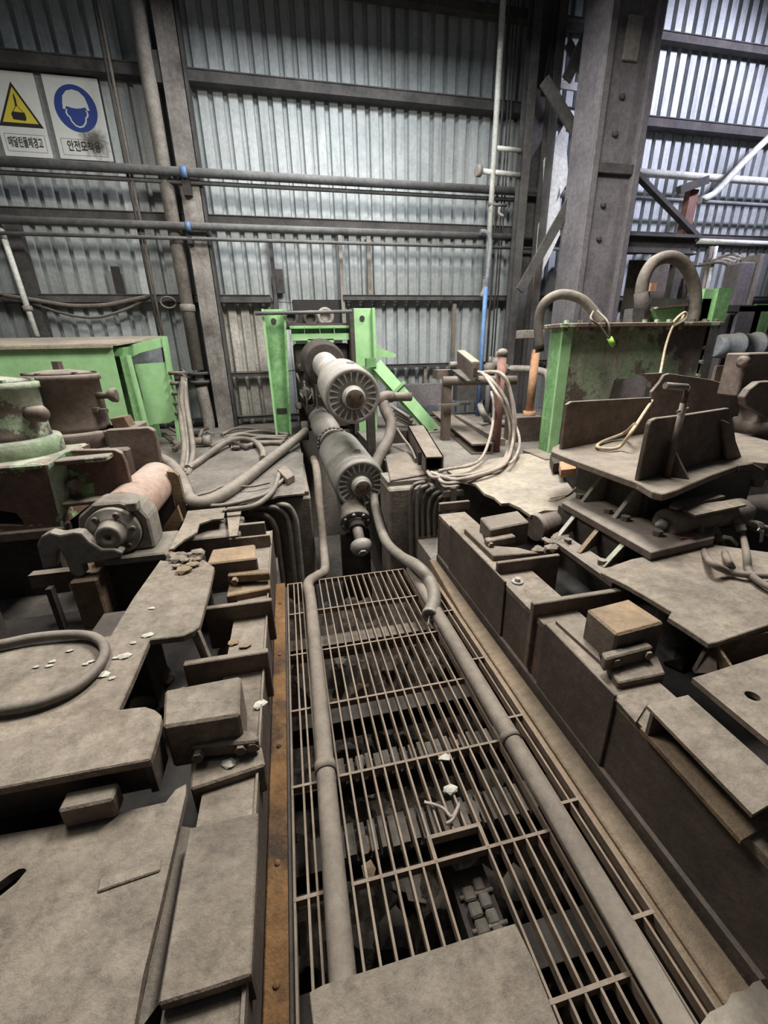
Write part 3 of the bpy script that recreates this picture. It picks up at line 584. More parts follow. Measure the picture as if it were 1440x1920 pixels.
build('pipe_elbow', MB().tube([(xd, YD, zv - 0.14), (xd + 0.02, YD, zv - 0.45), (xd + 0.03, YD, zv - 0.75), (xd - 0.02, YD, zv - 0.93), (xd - 0.16, YD, zv - 1.02), (xd - 0.45, YD, zv - 1.05)], 0.085, 16, 6), 'palepipe', parent=t)
# twin thin conduits
x2 = (vline(200, 110, YD) + vline(285, 520, YD)) / 2
for i, dx in enumerate((-0.022, 0.022)):
    build('wall_conduit', MB().cyl((x2 + dx, YD - 0.06, 1.0), (x2 + dx, YD - 0.06, 8.0), 0.018, 10), 'girt' if i == 0 else 'graypipe', label='%s of the two thin vertical conduits right of the helmet sign' % ('left', 'right')[i], cat='pipe', group='thin conduits beside the helmet sign')
# dark post and slanted white pipe at the far left
x3 = vline(30, 450, YW - 0.2); 
a, b = Py(-8, 400, YW - 0.3), Py(70, 632, YW - 0.5)
t = thing('white_pipe', (b.x, b.y, b.z), 'thin white slanted pipe at the left edge beside the green cabinet', 'pipe')
build('pipe_run', MB().cyl(a, b, 0.034, 12), 'whitepipe', parent=t)
cc = a.lerp(b, 0.76); build('pipe_collar', MB().cyl(cc - (b - a).normalized() * 0.03, cc + (b - a).normalized() * 0.03, 0.056, 12), 'palepipe', parent=t)
build('wall_post', MB().box(x3 - 0.10, x3 + 0.05, YW - 0.18, YW - 0.05, 0.4, 3.2), 'girt', label='dark steel wall post behind the slanted white pipe', cat='post')
# cable swag on the left
def pl_(pts, Y): return [Py(x, y, Y) for x, y in pts]
build('sagging_cable', MB().tube(pl_(((0, 553), (60, 562), (130, 573), (200, 572), (250, 562), (285, 555)), YW - 0.25), 0.028, 10, 6), 'hose', label='thick dark cable sagging along the lower left wall', cat='cable', group='cables on the left wall')
build('sagging_cable', MB().tube(pl_(((50, 565), (120, 588), (180, 595), (235, 580), (280, 558)), YW - 0.22), 0.018, 8, 6), 'hose', label='thinner dark cable sagging below the thick one on the left wall', cat='cable', group='cables on the left wall')
cl = Py(315, 567, YW - 0.25)
build('cable_coil', MB().tube([cl + V(0.10 * math.cos(k * 0.5), 0.01 * k / 4, 0.07 * math.sin(k * 0.5)) for k in range(24)], 0.012, 8, 2), 'hose', label='small coil of dark cable hung between conduits and pale pipe', cat='cable')
# white and blue riser pipes right of centre
xw = (vline(940, 40, YW - 0.5) + vline(918, 450, YW - 0.5)) / 2; zb_ = Py(913, 520, YW - 0.5).z
t = thing('white_riser', (xw, YW - 0.5, zb_), 'tall white vertical riser pipe with side branches right of centre', 'pipe')
build('pipe_run', MB().cyl((xw, YW - 0.5, zb_), (xw, YW - 0.5, 8.0), 0.040, 14), 'whitepipe', parent=t)
zz = Py(922, 322, YW - 0.5).z
build('pipe_branch', MB().cyl((xw - 0.20, YW - 0.5, zz), (xw + 0.42, YW - 0.5, zz - 0.02), 0.034, 12), 'whitepipe', parent=t)
build('branch_cap', MB().cyl((xw - 0.26, YW - 0.5, zz), (xw - 0.19, YW - 0.5, zz), 0.075, 12), 'palepipe', parent=t)
build('pipe_branch', MB().cyl((xw, YW - 0.5, zz + 0.28), (xw + 0.40, YW - 0.5, zz + 0.27), 0.030, 12), 'whitepipe', parent=t)
build('pipe_branch', MB().cyl((xw - 0.05, YW - 0.52, zz - 0.40), (xw + 0.24, YW - 0.52, zz - 0.40), 0.022, 10), 'pipe', parent=t)
build('branch_tap', MB().tube([(xw + 0.12, YW - 0.54, zz - 0.44), (xw + 0.10, YW - 0.58, zz - 0.52), (xw + 0.16, YW - 0.6, zz - 0.56)], 0.02, 8, 4), 'palepipe', parent=t)
build('pipe_boot', MB().tube([(xw, YW - 0.5, zb_), (xw - 0.01, YW - 0.5, zb_ - 0.15), (xw - 0.06, YW - 0.5, zb_ - 0.28)], 0.05, 12, 4), 'palepipe', parent=t)
zt_ = Py(926, 440, YW - 0.55).z
xb = vline(905, 640, YW - 0.55)
t = thing('blue_riser', (xb, YW - 0.55, 0.4), 'blue and grey vertical hose line hooking over beside the white riser', 'pipe')
build('grey_bend', MB().tube([(xb - 0.0, YW - 0.55, zt_ - 0.75), (xb + 0.03, YW - 0.55, zt_ - 0.2), (xb + 0.01, YW - 0.55, zt_ - 0.03), (xb - 0.07, YW - 0.55, zt_ + 0.03), (xb - 0.14, YW - 0.55, zt_ + 0.03)], 0.034, 12, 6), 'bluetank', parent=t)
build('blue_run', MB().cyl((xb - 0.01, YW - 0.55, 0.4), (xb, YW - 0.55, zt_ - 0.7), 0.034, 12), 'bluepipe', parent=t)

# ------------------------------------------------------------------ safety signs
def sign(name, px, label, draw):
    tl_, br_ = Py(*px[0], YW - 0.06), Py(*px[1], YW - 0.06)
    x0, x1, z0, z1 = tl_.x, br_.x, br_.z, tl_.z
    t = thing(name, ((x0 + x1) / 2, YW - 0.06, z0), label, 'sign', 'safety signs')
    bd = build('sign_board', MB().box(x0, x1, YW - 0.06, YW - 0.045, z0, z1), 'sign', parent=t)
    draw(bd, (x0 + x1) / 2, z0, x1 - x0, z1 - z0); return t
def shape(t, name, pts, mt, d):                   # flat print: pts in wall x,z ; d = how proud
    build(name, MB().prism([(x, YW - 0.06 - d, z) for x, z in pts], (0, d * 0.8, 0)), mt, parent=t)
def text(t, body, cx, z, size, width):
    cu = bpy.data.curves.new('lettering', 'FONT'); cu.body = body; cu.size = size; cu.align_x = 'CENTER'; cu.offset = 0.0016; cu.resolution_u = 3
    o = bpy.data.objects.new('tmp_text', cu); COL.objects.link(o); bpy.context.view_layer.update()
    me = bpy.data.meshes.new_from_object(o.evaluated_get(bpy.context.evaluated_depsgraph_get()))
    bpy.data.objects.remove(o, do_unlink=True)
    xs = [v.co.x for v in me.vertices]; k = width / (max(xs) - min(xs)) if xs else 1; mx = (max(xs) + min(xs)) / 2 if xs else 0
    wl = WLOC[t.name]
    for v in me.vertices: v.co = V(cx + (v.co.x - mx) * k, YW - 0.0655, z + v.co.y) - wl
    me.materials.append(M['black']); q = bpy.data.objects.new('lettering', me); COL.objects.link(q); q.parent = t
def frame_print(t, cx, z0, wd, a, b):
    for (x0, x1, q0, q1) in ((cx - wd, cx + wd, a, a + 0.003), (cx - wd, cx + wd, b, b + 0.003), (cx - wd, cx - wd + 0.003, a, b), (cx + wd - 0.003, cx + wd, a, b)):
        shape(t, 'text_frame_line', [(x0, z0 + q0), (x1, z0 + q0), (x1, z0 + q1), (x0, z0 + q1)], 'girt', 0.002)
def draw_warning(t, cx, z0, W, Hh):
    cz = z0 + Hh * 0.36; a = W * 0.46
    tri = lambda s, m_: [(cx - a * s, cz + m_), (cx + a * s, cz + m_), (cx, cz + m_ + a * 1.80 * s)]
    shape(t, 'warning_triangle_border', tri(1, 0), 'black', 0.003); shape(t, 'warning_triangle', tri(0.80, 0.038), 'yellow', 0.005)
    shape(t, 'hook_symbol', [(cx - 0.012, cz + 0.20), (cx + 0.008, cz + 0.20), (cx + 0.012, cz + 0.27), (cx + 0.004, cz + 0.32), (cx - 0.008, cz + 0.30)], 'black', 0.007)
    shape(t, 'sling_symbol', [(cx - 0.06, cz + 0.14), (cx - 0.054, cz + 0.14), (cx, cz + 0.205), (cx + 0.054, cz + 0.14), (cx + 0.06, cz + 0.14), (cx, cz + 0.215)], 'black', 0.007)
    shape(t, 'load_symbol', [(cx - 0.07, cz + 0.07), (cx + 0.06, cz + 0.06), (cx + 0.075, cz + 0.085), (cx + 0.07, cz + 0.14), (cx - 0.06, cz + 0.145), (cx - 0.078, cz + 0.12)], 'black', 0.007)
    text(t, '매달린물체경고', cx, z0 + Hh * 0.125, 0.115, W * 0.72); frame_print(t, cx, z0, W * 0.42, Hh * 0.06, Hh * 0.27)
def draw_helmet(t, cx, z0, W, Hh):
    cz = z0 + Hh * 0.625; r = W * 0.385
    shape(t, 'blue_disc', [(cx + r * math.cos(k * math.pi / 24), cz + r * math.sin(k * math.pi / 24)) for k in range(48)], 'blue', 0.003)
    s = r / 100.0
    q = lambda L_: [(cx + x * s, cz + y * s) for x, y in L_]
    shape(t, 'helmet_symbol', q([(-62, 2), (-60, 20), (-52, 50), (-30, 72), (0, 79), (30, 72), (52, 50), (60, 20), (62, 2), (64, -4), (52, -6), (46, 8), (20, 2), (0, 0), (-20, 2), (-46, 8), (-52, -6), (-64, -4)]), 'signwhite', 0.005)
    face = [(-50, -6), (-55, -20), (-50, -34), (-42, -38), (-36, -58), (-20, -76), (0, -82), (20, -76), (36, -58), (42, -38), (50, -34), (55, -20), (50, -6)]
    fi = [(x * 0.86, y * 0.93 + 1) for x, y in face]
    shape(t, 'chin_outline', q(face + list(reversed(fi))), 'signwhite', 0.005)
    text(t, '안전모착용', cx, z0 + Hh * 0.115, 0.12, W * 0.62); frame_print(t, cx, z0, W * 0.42, Hh * 0.05, Hh * 0.25)
    bd = t
    m = M['sign'].copy(); m.name = 'white_sign_board_with_soot'; bd.data.materials.clear(); bd.data.materials.append(m)
    nt = m.node_tree; N = nt.nodes; L = nt.links; b = N['Principled BSDF']; old = b.inputs['Base Color'].links[0].from_socket
    tc = N.new('ShaderNodeTexCoord'); vm = N.new('ShaderNodeVectorMath'); vm.operation = 'DISTANCE'; vm.inputs[1].default_value = (W * 0.20, 0, Hh * 0.225)
    L.new(tc.outputs['Object'], vm.inputs[0]); ns = N.new('ShaderNodeTexNoise'); ns.inputs['Scale'].default_value = 14
    ma = N.new('ShaderNodeMath'); ma.operation = 'MULTIPLY_ADD'; ma.inputs[1].default_value = 0.16; L.new(ns.outputs[0], ma.inputs[0]); L.new(vm.outputs['Value'], ma.inputs[2])
    mr = N.new('ShaderNodeMapRange'); mr.inputs[1].default_value = 0.15; mr.inputs[2].default_value = 0.27; mr.inputs[3].default_value = 0.92; mr.inputs[4].default_value = 0.0; L.new(ma.outputs[0], mr.inputs[0])
    mx = N.new('ShaderNodeMix'); mx.data_type = 'RGBA'; L.new(mr.outputs[0], mx.inputs[0]); L.new(old, mx.inputs[6]); mx.inputs[7].default_value = (0.07, 0.062, 0.05, 1); L.new(mx.outputs[2], b.inputs['Base Color'])
sign('warning_sign', ((-34, 128), (100, 297)), 'white safety sign with yellow suspended load triangle at the left edge', draw_warning)
s2 = sign('helmet_sign', ((76, 138), (213, 303)), 'white safety sign with blue hard hat disc and a sooty stain', draw_helmet)

# ================================================================== RIGHT: COLUMN, LATTICE, PLATFORM
t = thing('steel_column', (4.35, 5.9, 0.4), 'big purple grey steel column standing in front of the lit wall', 'column')
cf_ = build('column_face', MB().box(4.08, 4.62, 5.80, 5.83, 0.4, 8.0), 'column', parent=t)
build('column_flange', MB().box(4.00, 4.09, 5.72, 6.25, 0.4, 8.0), 'column', parent=t, bevel=0.004)
build('column_flange', MB().box(4.61, 4.70, 5.72, 6.25, 0.4, 8.0), 'column', parent=t, bevel=0.004)
for (x, y) in ((1165, 182), (1152, 252), (1130, 385), (1122, 448)):
    c = Py(x, y, 5.80); build('column_bolt', MB().lathe(c, -Y_, [(0, 0.036), (0.03, 0.034), (0.04, 0.02)], 8), 'girt', parent=cf_)
zc = Py(1150, 318, 5.8).z
build('splice_plate', MB().box(4.08, 4.62, 5.74, 5.80, zc - 0.06, zc + 0.05), 'girt', parent=t, bevel=0.006)
build('splice_plate', MB().box(4.25, 4.45, 5.76, 5.80, Py(1180, 100, 5.8).z - 0.08, Py(1180, 30, 5.8).z), 'palepipe', parent=t, bevel=0.006)
# laced column behind
t = thing('laced_column', (4.0, 7.0, 0.4), 'dark laced steel column with crossing diagonals behind the big column', 'column')
YL = 6.85
for i, x in enumerate((3.66, 4.02)):
    build('column_chord', MB().chan((x, YL, 0.4), (x, YL, 8.0), 0.12, 0.16, 0.014, up=Y_), 'girt', parent=t)
def lace(a, b, wd, mt='girt', Y=YL): 
    a, b = Py(*a, Y), Py(*b, Y); build('lacing_bar', MB().bar(a, b, 0.03, wd, up=(b - a).cross(Y_)), mt, parent=t)
lace((1020, 150), (1105, 290), 0.15, 'girt', 6.4); lace((1130, 0), (1062, 150), 0.14, 'girt', 6.6); lace((1090, 340), (975, 545), 0.13, 'girt', 6.2)
lace((1064, 80), (1110, 165), 0.12, 'girt', 6.7); lace((1056, 0), (1030, 150), 0.12, 'girt', 7.0)
for y, x0, x1 in ((50, 1040, 1100), (160, 1038, 1085), (217, 1062, 1098)): lace((x0, y - 3), (x1, y + 4), 0.09, 'whitepipe' if y > 100 else 'girt', 7.0)
build('gusset_plate', MB().prism([Py(1020, 300, 6.9), Py(1060, 230, 6.9), Py(1066, 340, 6.9), Py(1018, 420, 6.9)], (0, 0.02, 0)), 'whitepipe', parent=t)  # white colour stands in for sunlight on this plate
build('gusset_plate', MB().prism([Py(1010, 420, 6.9), Py(1050, 350, 6.9), Py(1050, 440, 6.9), Py(1000, 545, 6.9)], (0, 0.02, 0)), 'whitepipe', parent=t)  # sunlit look painted in with white, as on the plate above
build('back_column_web', MB().box(3.70, 4.15, 7.1, 7.14, 0.4, 8.0), 'girt', parent=t)
for i, (x, dx) in enumerate(((3.42, 0.018), (3.50, 0.012), (3.55, 0.012))):
    build('wall_conduit', MB().cyl((x, YW - 0.25, 0.4), (x, YW - 0.25, 8.0), dx, 8), 'girt', label='%s thin dark conduit between white riser and laced column' % ('left', 'middle', 'right')[i], cat='pipe', group='thin conduits by the laced column')
# horizontal white pipes on the lit wall
def wallrun(a, b, Y, r, mt, label):
    a, b = Py(*a, Y), Py(*b, Y); z = (a.z + b.z) / 2
    build('wall_pipe', MB().cyl((a.x, Y, z), (b.x + 2.5, Y, z), r, 12), mt, label=label, cat='pipe')
wallrun((1100, 322), (1440, 336), YW - 0.3, 0.055, 'whitepipe', 'white pipe running along the brightly lit right wall')
wallrun((1190, 372), (1300, 376), YW - 0.3, 0.03, 'bluetank', 'pale blue thin pipe below the white pipe on the lit wall')
a, b = Py(1312, 376, 6.6), Py(1445, 255, 6.6)
build('curved_pipe', MB().tube([a, a.lerp(b, 0.25) - Z_ * 0.10, a.lerp(b, 0.6) - Z_ * 0.03, b, b + (b - a) * 0.6], 0.05, 12, 6), 'whitepipe', label='white pipe curving up to the right edge of the picture', cat='pipe')
# platform with red post
Yp = 6.0
za = Py(1240, 452, Yp).z
t = thing('steel_platform', (5.2, Yp, 0.4), 'dark steel service platform bracketed beside the big column', 'platform')
build('platform_beam', MB().chan((Py(1168, 452, Yp).x, Yp, za - 0.05), (Py(1308, 452, Yp).x, Yp, za - 0.05), 0.10, 0.22, 0.014, up=Z_), 'girt', parent=t)
build('platform_deck', MB().box(Py(1168, 452, Yp).x, Py(1308, 452, Yp).x, Yp - 0.05, 7.2, za + 0.06, za + 0.085), 'girt', parent=t)
build('platform_brace', MB().bar(Py(1185, 318, Yp), Py(1305, 442, Yp), 0.05, 0.09, up=-Y_), 'girt', parent=t)
xr = Py(1300, 400, Yp).x
build('platform_post', MB().box(xr - 0.07, xr + 0.07, Yp + 0.05, Yp + 0.15, za, Py(1305, 352, Yp).z), 'red', parent=t)
build('platform_arm', MB().bar(Py(1272, 357, Yp), Py(1325, 338, Yp), 0.08, 0.10, up=Z_), 'girt', parent=t)
build('platform_rail', MB().cyl(Py(1308, 452, Yp), Py(1470, 458, Yp), 0.035, 12), 'whitepipe', parent=t)
build('platform_leg', MB().box(xr - 0.06, xr + 0.06, Yp + 0.05, Yp + 0.17, 0.4, za), 'girt', parent=t)
build('under_panel', MB().box(Py(1180, 500, 6.5).x, Py(1300, 500, 6.5).x, 6.5, 6.53, 0.4, za - 0.15), 'concrete', label='grimy board panel under the service platform', cat='panel')
# vertical conduits and bent pipe bundle under the platform
for i, x in enumerate((1322, 1331)):
    a = Py(x + 12, 462, 6.2); build('wall_conduit', MB().cyl((a.x, 6.2, 0.4), (a.x, 6.2, a.z), 0.03, 10), 'whitepipe' if i else 'graypipe', label='%s upright conduit under the platform rail' % ('left', 'right')[i], cat='pipe', group='upright conduits under the platform rail')
for i in range(4):
    a = Py(1392 - 9 * i, 484 + 4 * i, 6.0)
    build('bent_conduit', MB().tube([a + V(-0.30, 0.3, 0.02), a + V(-0.10, 0.1, 0.05), a + V(0.0, 0, -0.01), a + V(0.0, 0, -0.12), V(a.x, 6.0, 0.95), V(a.x, 6.0, 0.4)], 0.026, 10, 5), 'palepipe', label='bent pale conduit, %s from the right of the four under the lit wall' % ('first', 'second', 'third', 'fourth')[i], cat='pipe', group='bent conduits right of the platform')
c0 = Py(1418, 520, 5.6)
t = thing('pipe_post', (c0.x, 5.6, 0.4), 'thick pale leaning post at the right edge under the lit wall', 'post')
build('post_body', MB().box(c0.x - 0.14, c0.x + 0.14, 5.75, 6.0, 0.4, 2.6), 'column', parent=t, bevel=0.02)
build('post_flange', MB().box(c0.x + 0.13, c0.x + 0.2, 5.72, 6.05, 0.4, 2.7), 'palepipe', parent=t)

# ================================================================== RIGHT REAR: GREEN TANK
t = thing('green_tank', (3.4, 4.1, 0.4), 'large peeling green and rust tank with bolted rim right of centre', 'tank')
YT = 3.95
tk = [Py(1046, 618, YT), Py(1336, 614, YT), Py(1318, 770, YT), Py(1300, 860, YT), Py(1022, 868, YT)]
tk = [V(2.68, YT, 1.66), V(4.40, YT, 1.66), V(4.36, YT, 0.42), V(2.68, YT, 0.42)]
hole = [Py(x, y, YT) for x, y in ((1142, 745), (1152, 712), (1205, 705), (1262, 706), (1268, 775), (1132, 790))]
build('tank_front', MB().holed(tk, [hole], (0, 0.03, 0)), 'tank', parent=t)
build('tank_side', MB().box(2.66, 2.70, YT, YT + 0.18, 0.42, 1.66), 'greenold', parent=t)
build('tank_corner', MB().box(2.65, 2.76, YT - 0.03, YT - 0.002, 0.42, 1.66), 'green', parent=t)
build('tank_side', MB().box(4.36, 4.40, YT, YT + 0.18, 0.42, 1.66), 'greenchip', parent=t)
build('tank_back', MB().box(2.70, 4.40, YT + 0.16, YT + 0.18, 1.25, 1.66), 'dark', parent=t)
tr_ = build('tank_rim', MB().box(2.60, 4.46, YT - 0.09, YT + 0.24, 1.66, 1.70), 'greenchip', parent=t, bevel=0.006)
for k in range(13):
    x = 2.66 + k * 0.145; build('rim_bolt', hexbolt(MB(), (x, YT - 0.05, 1.70), Z_, 0.024, 0.028), 'greenchip', parent=tr_)
    build('rim_nut', hexbolt(MB(), (x, YT - 0.05, 1.66), -Z_, 0.024, 0.03), 'greenchip', parent=tr_)
for k in range(6):
    build('side_bolt', hexbolt(MB(), (4.37, YT - 0.0, 0.75 + k * 0.14), -Y_, 0.022, 0.03), 'greenchip', parent=t)
build('tank_foot', MB().box(2.48, 2.85, YT - 0.25, YT + 0.2, 0.41, 0.44), 'steel', parent=t, bevel=0.005)
build('tank_foot', MB().box(4.2, 4.5, YT - 0.15, YT + 0.2, 0.41, 0.44), 'steel', parent=t)
# hoses on the tank
build('flexible_hose', MB().tube([Py(1012, 660, 4.35), Py(1010, 600, 4.35), Py(1022, 567, 4.3), Py(1052, 552, 4.25), Py(1088, 560, 4.2), Py(1112, 582, 4.15), V(*(Py(1128, 606, 4.1)))], 0.047, 14, 8), 'hose', label='thick grey hose arching over the left rim of the green tank', cat='hose', group='thick hoses on the green tank')
Yh = 4.08
build('flexible_hose', MB().tube([Py(1206, 600, Yh), Py(1202, 560, Yh), Py(1207, 522, Yh), Py(1226, 492, Yh), Py(1258, 482, Yh), Py(1286, 500, Yh), Py(1302, 540, Yh), Py(1303, 580, Yh), Py(1297, 606, Yh)], 0.058, 16, 8), 'hose', label='very thick dark hose looping high above the right half of the green tank', cat='hose', group='thick hoses on the green tank')
cx_ = Py(1205, 560, Yh)
t = thing('hose_flange', Py(1205, 604, Yh), 'dark hose end fitting with pale square tag on the tank top', 'fitting')
build('fitting_body', MB().cyl(Py(1206, 605, Yh), Py(1203, 548, Yh), 0.07, 16), 'dark', parent=t)
build('fitting_tag', MB().box(cx_.x - 0.01, cx_.x + 0.06, Yh - 0.085, Yh - 0.07, cx_.z + 0.06, cx_.z + 0.13), 'rod', parent=t)
build('fitting_bracket', fr(1188, 578, 1218, 606, Yh - 0.06, 0.12), 'girt', parent=t)
t = thing('green_hopper', Py(1250, 606, 4.05), 'dark green tray shaped hopper on top of the tank under the hose loop', 'hopper')
a0, a1, a2, a3 = Py(1224, 580, 3.98), Py(1283, 574, 3.98), Py(1280, 607, 3.98), Py(1238, 608, 3.98)
build('hopper_body', MB().prism([a0, a1, a2, a3], (0, 0.16, 0)), 'greenold', parent=t, bevel=0.005)
build('hopper_rim', MB().bar(a0 - Y_ * 0.02 + Z_ * 0.01, a1 - Y_ * 0.02 + Z_ * 0.01, 0.05, 0.02), 'greenchip', parent=t)
build('hopper_lid', fr(1222, 560, 1290, 574, 4.10, 0.05), 'girt', parent=t)
# green post and pump line right of the tank
t = thing('green_post', Py(1340, 606, 4.9), 'short bright green box post behind the right corner of the tank', 'post')
build('post_box', fr(1322, 541, 1350, 602, 4.9, 0.14), 'green', parent=t, bevel=0.006)
build('post_flange', (lambda a, b: MB().box(a.x, b.x, 4.85, 5.1, b.z, a.z))(Py(1349, 540, 4.85), Py(1358, 606, 4.85)), 'greenold', parent=t)
build('post_leg', (lambda a, b: MB().box(a.x, b.x, 4.88, 5.05, 0.4, a.z))(Py(1330, 600, 4.88), Py(1352, 606, 4.88)), 'girt', parent=t)
build('post_web', fr(1316, 560, 1324, 606, 4.9, 0.1), 'palepipe', parent=t)
t = thing('pump_pipe', V(6.0, 4.9, 0.4), 'fat blue grey pipe lying behind the right edge of the green tank', 'pipe')
zc = Py(1400, 648, 4.9).z; x0 = Py(1338, 648, 4.9).x
build('pipe_run', MB().lathe((x0, 4.9, zc), X_, [(0, 0.13), (0.1, 0.15), (0.35, 0.15), (0.35, 0.165), (0.38, 0.165), (0.38, 0.15), (0.66, 0.15), (0.66, 0.17), (0.70, 0.17), (0.70, 0.15), (2.6, 0.15)], 28), 'bluetank', parent=t)
build('pipe_saddle', MB().box(x0 + 0.3, x0 + 0.5, 4.8, 5.0, 0.4, zc - 0.12), 'dark', parent=t); build('pipe_saddle', MB().box(x0 + 1.3, x0 + 1.5, 4.8, 5.0, 0.4, zc - 0.12), 'dark', parent=t)
t = thing('pump_skid', V(5.2, 5.4, 0.4), 'dark grey bracket frame with flanged plates behind the pump pipe', 'frame')
build('frame_plate', fr(1358, 572, 1440, 584, 5.4, 0.3), 'girt', parent=t); build('frame_plate', fr(1388, 574, 1412, 640, 5.4, 0.05), 'column', parent=t)
build('frame_plate', fr(1420, 570, 1432, 640, 5.4, 0.05), 'greenold', parent=t); build('frame_leg', fr(1395, 600, 1440, 780, 5.5, 0.05), 'dark', parent=t)
# rope sling and wire hanging down the tank
tr = Py(1272, 594, YT - 0.12)
rp = [Py(1282, 590, YT - 0.05), Py(1276, 602, YT - 0.11), Py(1262, 612, YT - 0.12), Py(1248, 650, YT - 0.14), Py(1238, 700, 3.6), Py(1228, 740, 3.2), Py(1205, 778, 2.7), Py(1185, 808, 2.45), Pz(1165, 835, 0.84), Pz(1145, 842, 0.82), Pz(1120, 838, 0.82), Pz(1130, 828, 0.82), Pz(1170, 812, 0.86), Py(1190, 795, 2.5)]
build('rope_sling', MB().tube(rp, 0.012, 8, 8), 'rope', label='tan rope sling trailing from the tank rim down onto the plate table', cat='rope')
build('rope_eye', MB().tube([Py(1262, 605, YT - 0.13), Py(1272, 594, YT - 0.13), Py(1284, 586, YT - 0.13), Py(1287, 594, YT - 0.13), Py(1280, 602, YT - 0.13), Py(1264, 610, YT - 0.13)], 0.014, 8, 6), 'rope', label='knotted rope eye lying on the tank rim', cat='rope')
wpts = [Py(1112, 584, 4.05), Py(1108, 598, YT - 0.12), Py(1125, 612, YT - 0.12), Py(1142, 634, YT - 0.12), Py(1140, 605, YT - 0.12), Py(1120, 583, 4.05)]
build('wire_sling', MB().tube(wpts, 0.010, 8, 8), 'hose', label='grey wire sling looped round the left hose on the tank', cat='wire')
t = thing('sling_tag', Py(1150, 668, YT - 0.1), 'lime green sleeve with a thin wire hanging on the tank front', 'tag')
build('sleeve', MB().cyl(Py(1143, 634, YT - 0.12), Py(1150, 648, YT - 0.12), 0.026, 10), 'lime', parent=t)
build('wire_tail', MB().tube([Py(1151, 648, YT - 0.12), Py(1156, 668, YT - 0.1), Py(1158, 690, YT - 0.1), Py(1157, 712, YT - 0.1)], 0.006, 6, 4), 'red', parent=t)

# ================================================================== MID DECK
# rectangular cable trunking
n0, n1, f0, f1 = Pz(797, 857, .60), Pz(832, 856, .60), Pz(765, 799, .60), Pz(795, 797, .60)
t = thing('cable_trunking', (n0.lerp(f1, 0.5).x, n0.lerp(f1, 0.5).y, 0.42), 'open ended dusty steel cable trunking lying on the right pier', 'trunking')
dz = -0.15
build('trunking_top', MB().prism([n0, n1, f1, f0], (0, 0, -0.012)), 'steel', parent=t)
build('trunking_side', MB().prism([n0, n0 + V(0.012, 0, 0), f0 + V(0.012, 0, 0), f0], (0, 0, dz)), 'steel', parent=t)
build('trunking_side', MB().prism([n1 - V(0.012, 0, 0), n1, f1, f1 - V(0.012, 0, 0)], (0, 0, dz)), 'steel', parent=t)
build('trunking_floor', MB().prism([q + V(0, 0, dz + 0.012) for q in (n0, n1, f1, f0)], (0, 0, -0.012)), 'steel', parent=t)
build('trunking_mouth', MB().prism([q + V(0, 0.25, 0) for q in (n0 + V(.012, 0, -.012), n1 + V(-.012, 0, -.012), n1 + V(-.012, 0, dz + .012), n0 + V(.012, 0, dz + .012))], (0, 0.02, 0)), 'void', parent=t)
# junction box on pipe stand
t = thing('junction_stand', (2.05, 5.1, 0.4), 'rusty pipe stand holding the long junction box', 'stand')
build('stand_leg', MB().box(1.88, 1.98, 5.05, 5.15, 0.4, 1.09), 'brown', parent=t)
a = Py(836, 713, 5.05); build('stand_crossbar', MB().cyl((a.x - 0.03, 5.08, 1.13), (2.75, 4.9, 1.12), 0.055, 14), 'hose', parent=t)
build('stand_tray', MB().prism([Py(846, 692, 5.2), Py(876, 714, 4.75), Py(905, 712, 4.75), Py(880, 692, 5.2)], (0, 0, -0.02)), 'girt', parent=t)
build('tray_bracket', fr(821, 694, 850, 710, 5.25, 0.2), 'brown', parent=t)
build('stand_strap', MB().bar(Py(820, 760, 5.0), Py(882, 757, 5.0), 0.03, 0.025), 'graypipe', parent=t)
N0, N1, N2, N3 = Py(884, 681, 4.75), Py(899, 680, 4.75), Py(897, 712, 4.75), Py(883, 714, 4.75)
vec = Py(857, 659, 5.35) - N0
t = thing('junction_box', N3, 'long brown junction box with pale lid on the pipe stand', 'box')
build('box_body', MB().prism([N0, N1, N2, N3], vec), 'brown', parent=t, bevel=0.004)
build('box_lid', MB().prism([N0 + Z_ * 0.004, N1 + Z_ * 0.004, N1 + Z_ * 0.014, N0 + Z_ * 0.014], vec), 'ply', parent=t)
build('box_window', MB().prism([N0.lerp(N1, 0.3).lerp(N3.lerp(N2, 0.3), 0.3) - Y_ * 0.004, N0.lerp(N1, 0.75).lerp(N3.lerp(N2, 0.75), 0.3) - Y_ * 0.004, N0.lerp(N1, 0.75).lerp(N3.lerp(N2, 0.75), 0.75) - Y_ * 0.004, N0.lerp(N1, 0.3).lerp(N3.lerp(N2, 0.3), 0.75) - Y_ * 0.004], (0, 0.006, 0)), 'void', parent=t)
build('box_gland', MB().cyl(Py(843, 684, 5.2), Py(856, 683, 5.2), 0.035, 12), 'palepipe', parent=t)
# bundle of beige cables
rnd = random.Random(12)
cab = [
 [(897, 697, 4.72), (908, 703, 4.65), (930, 735, 4.55), (950, 770, 4.5), (957, 810, 4.45), (950, 850, 4.3), (936, 872, 4.12)],
 [(898, 700, 4.72), (915, 706, 4.6), (945, 742, 4.5), (962, 790, 4.45), (961, 830, 4.4), (945, 868, 4.15)],
 [(900, 702, 4.72), (930, 698, 4.6), (950, 715, 4.5), (962, 755, 4.45), (966, 800, 4.4), (960, 845, 4.25), (942, 873, 4.1)],
 [(902, 698, 4.72), (925, 697, 4.55), (943, 703, 4.5), (956, 730, 4.45), (963, 780, 4.4), (962, 825, 4.35), (952, 862, 4.1), (934, 878, 4.0)],
 [(921, 735, 4.7), (926, 760, 4.6), (923, 800, 4.5), (913, 838, 4.3)],
 [(962, 787, 4.5), (972, 812, 4.45), (974, 835, 4.4), (966, 858, 4.3), (955, 870, 4.2)]]
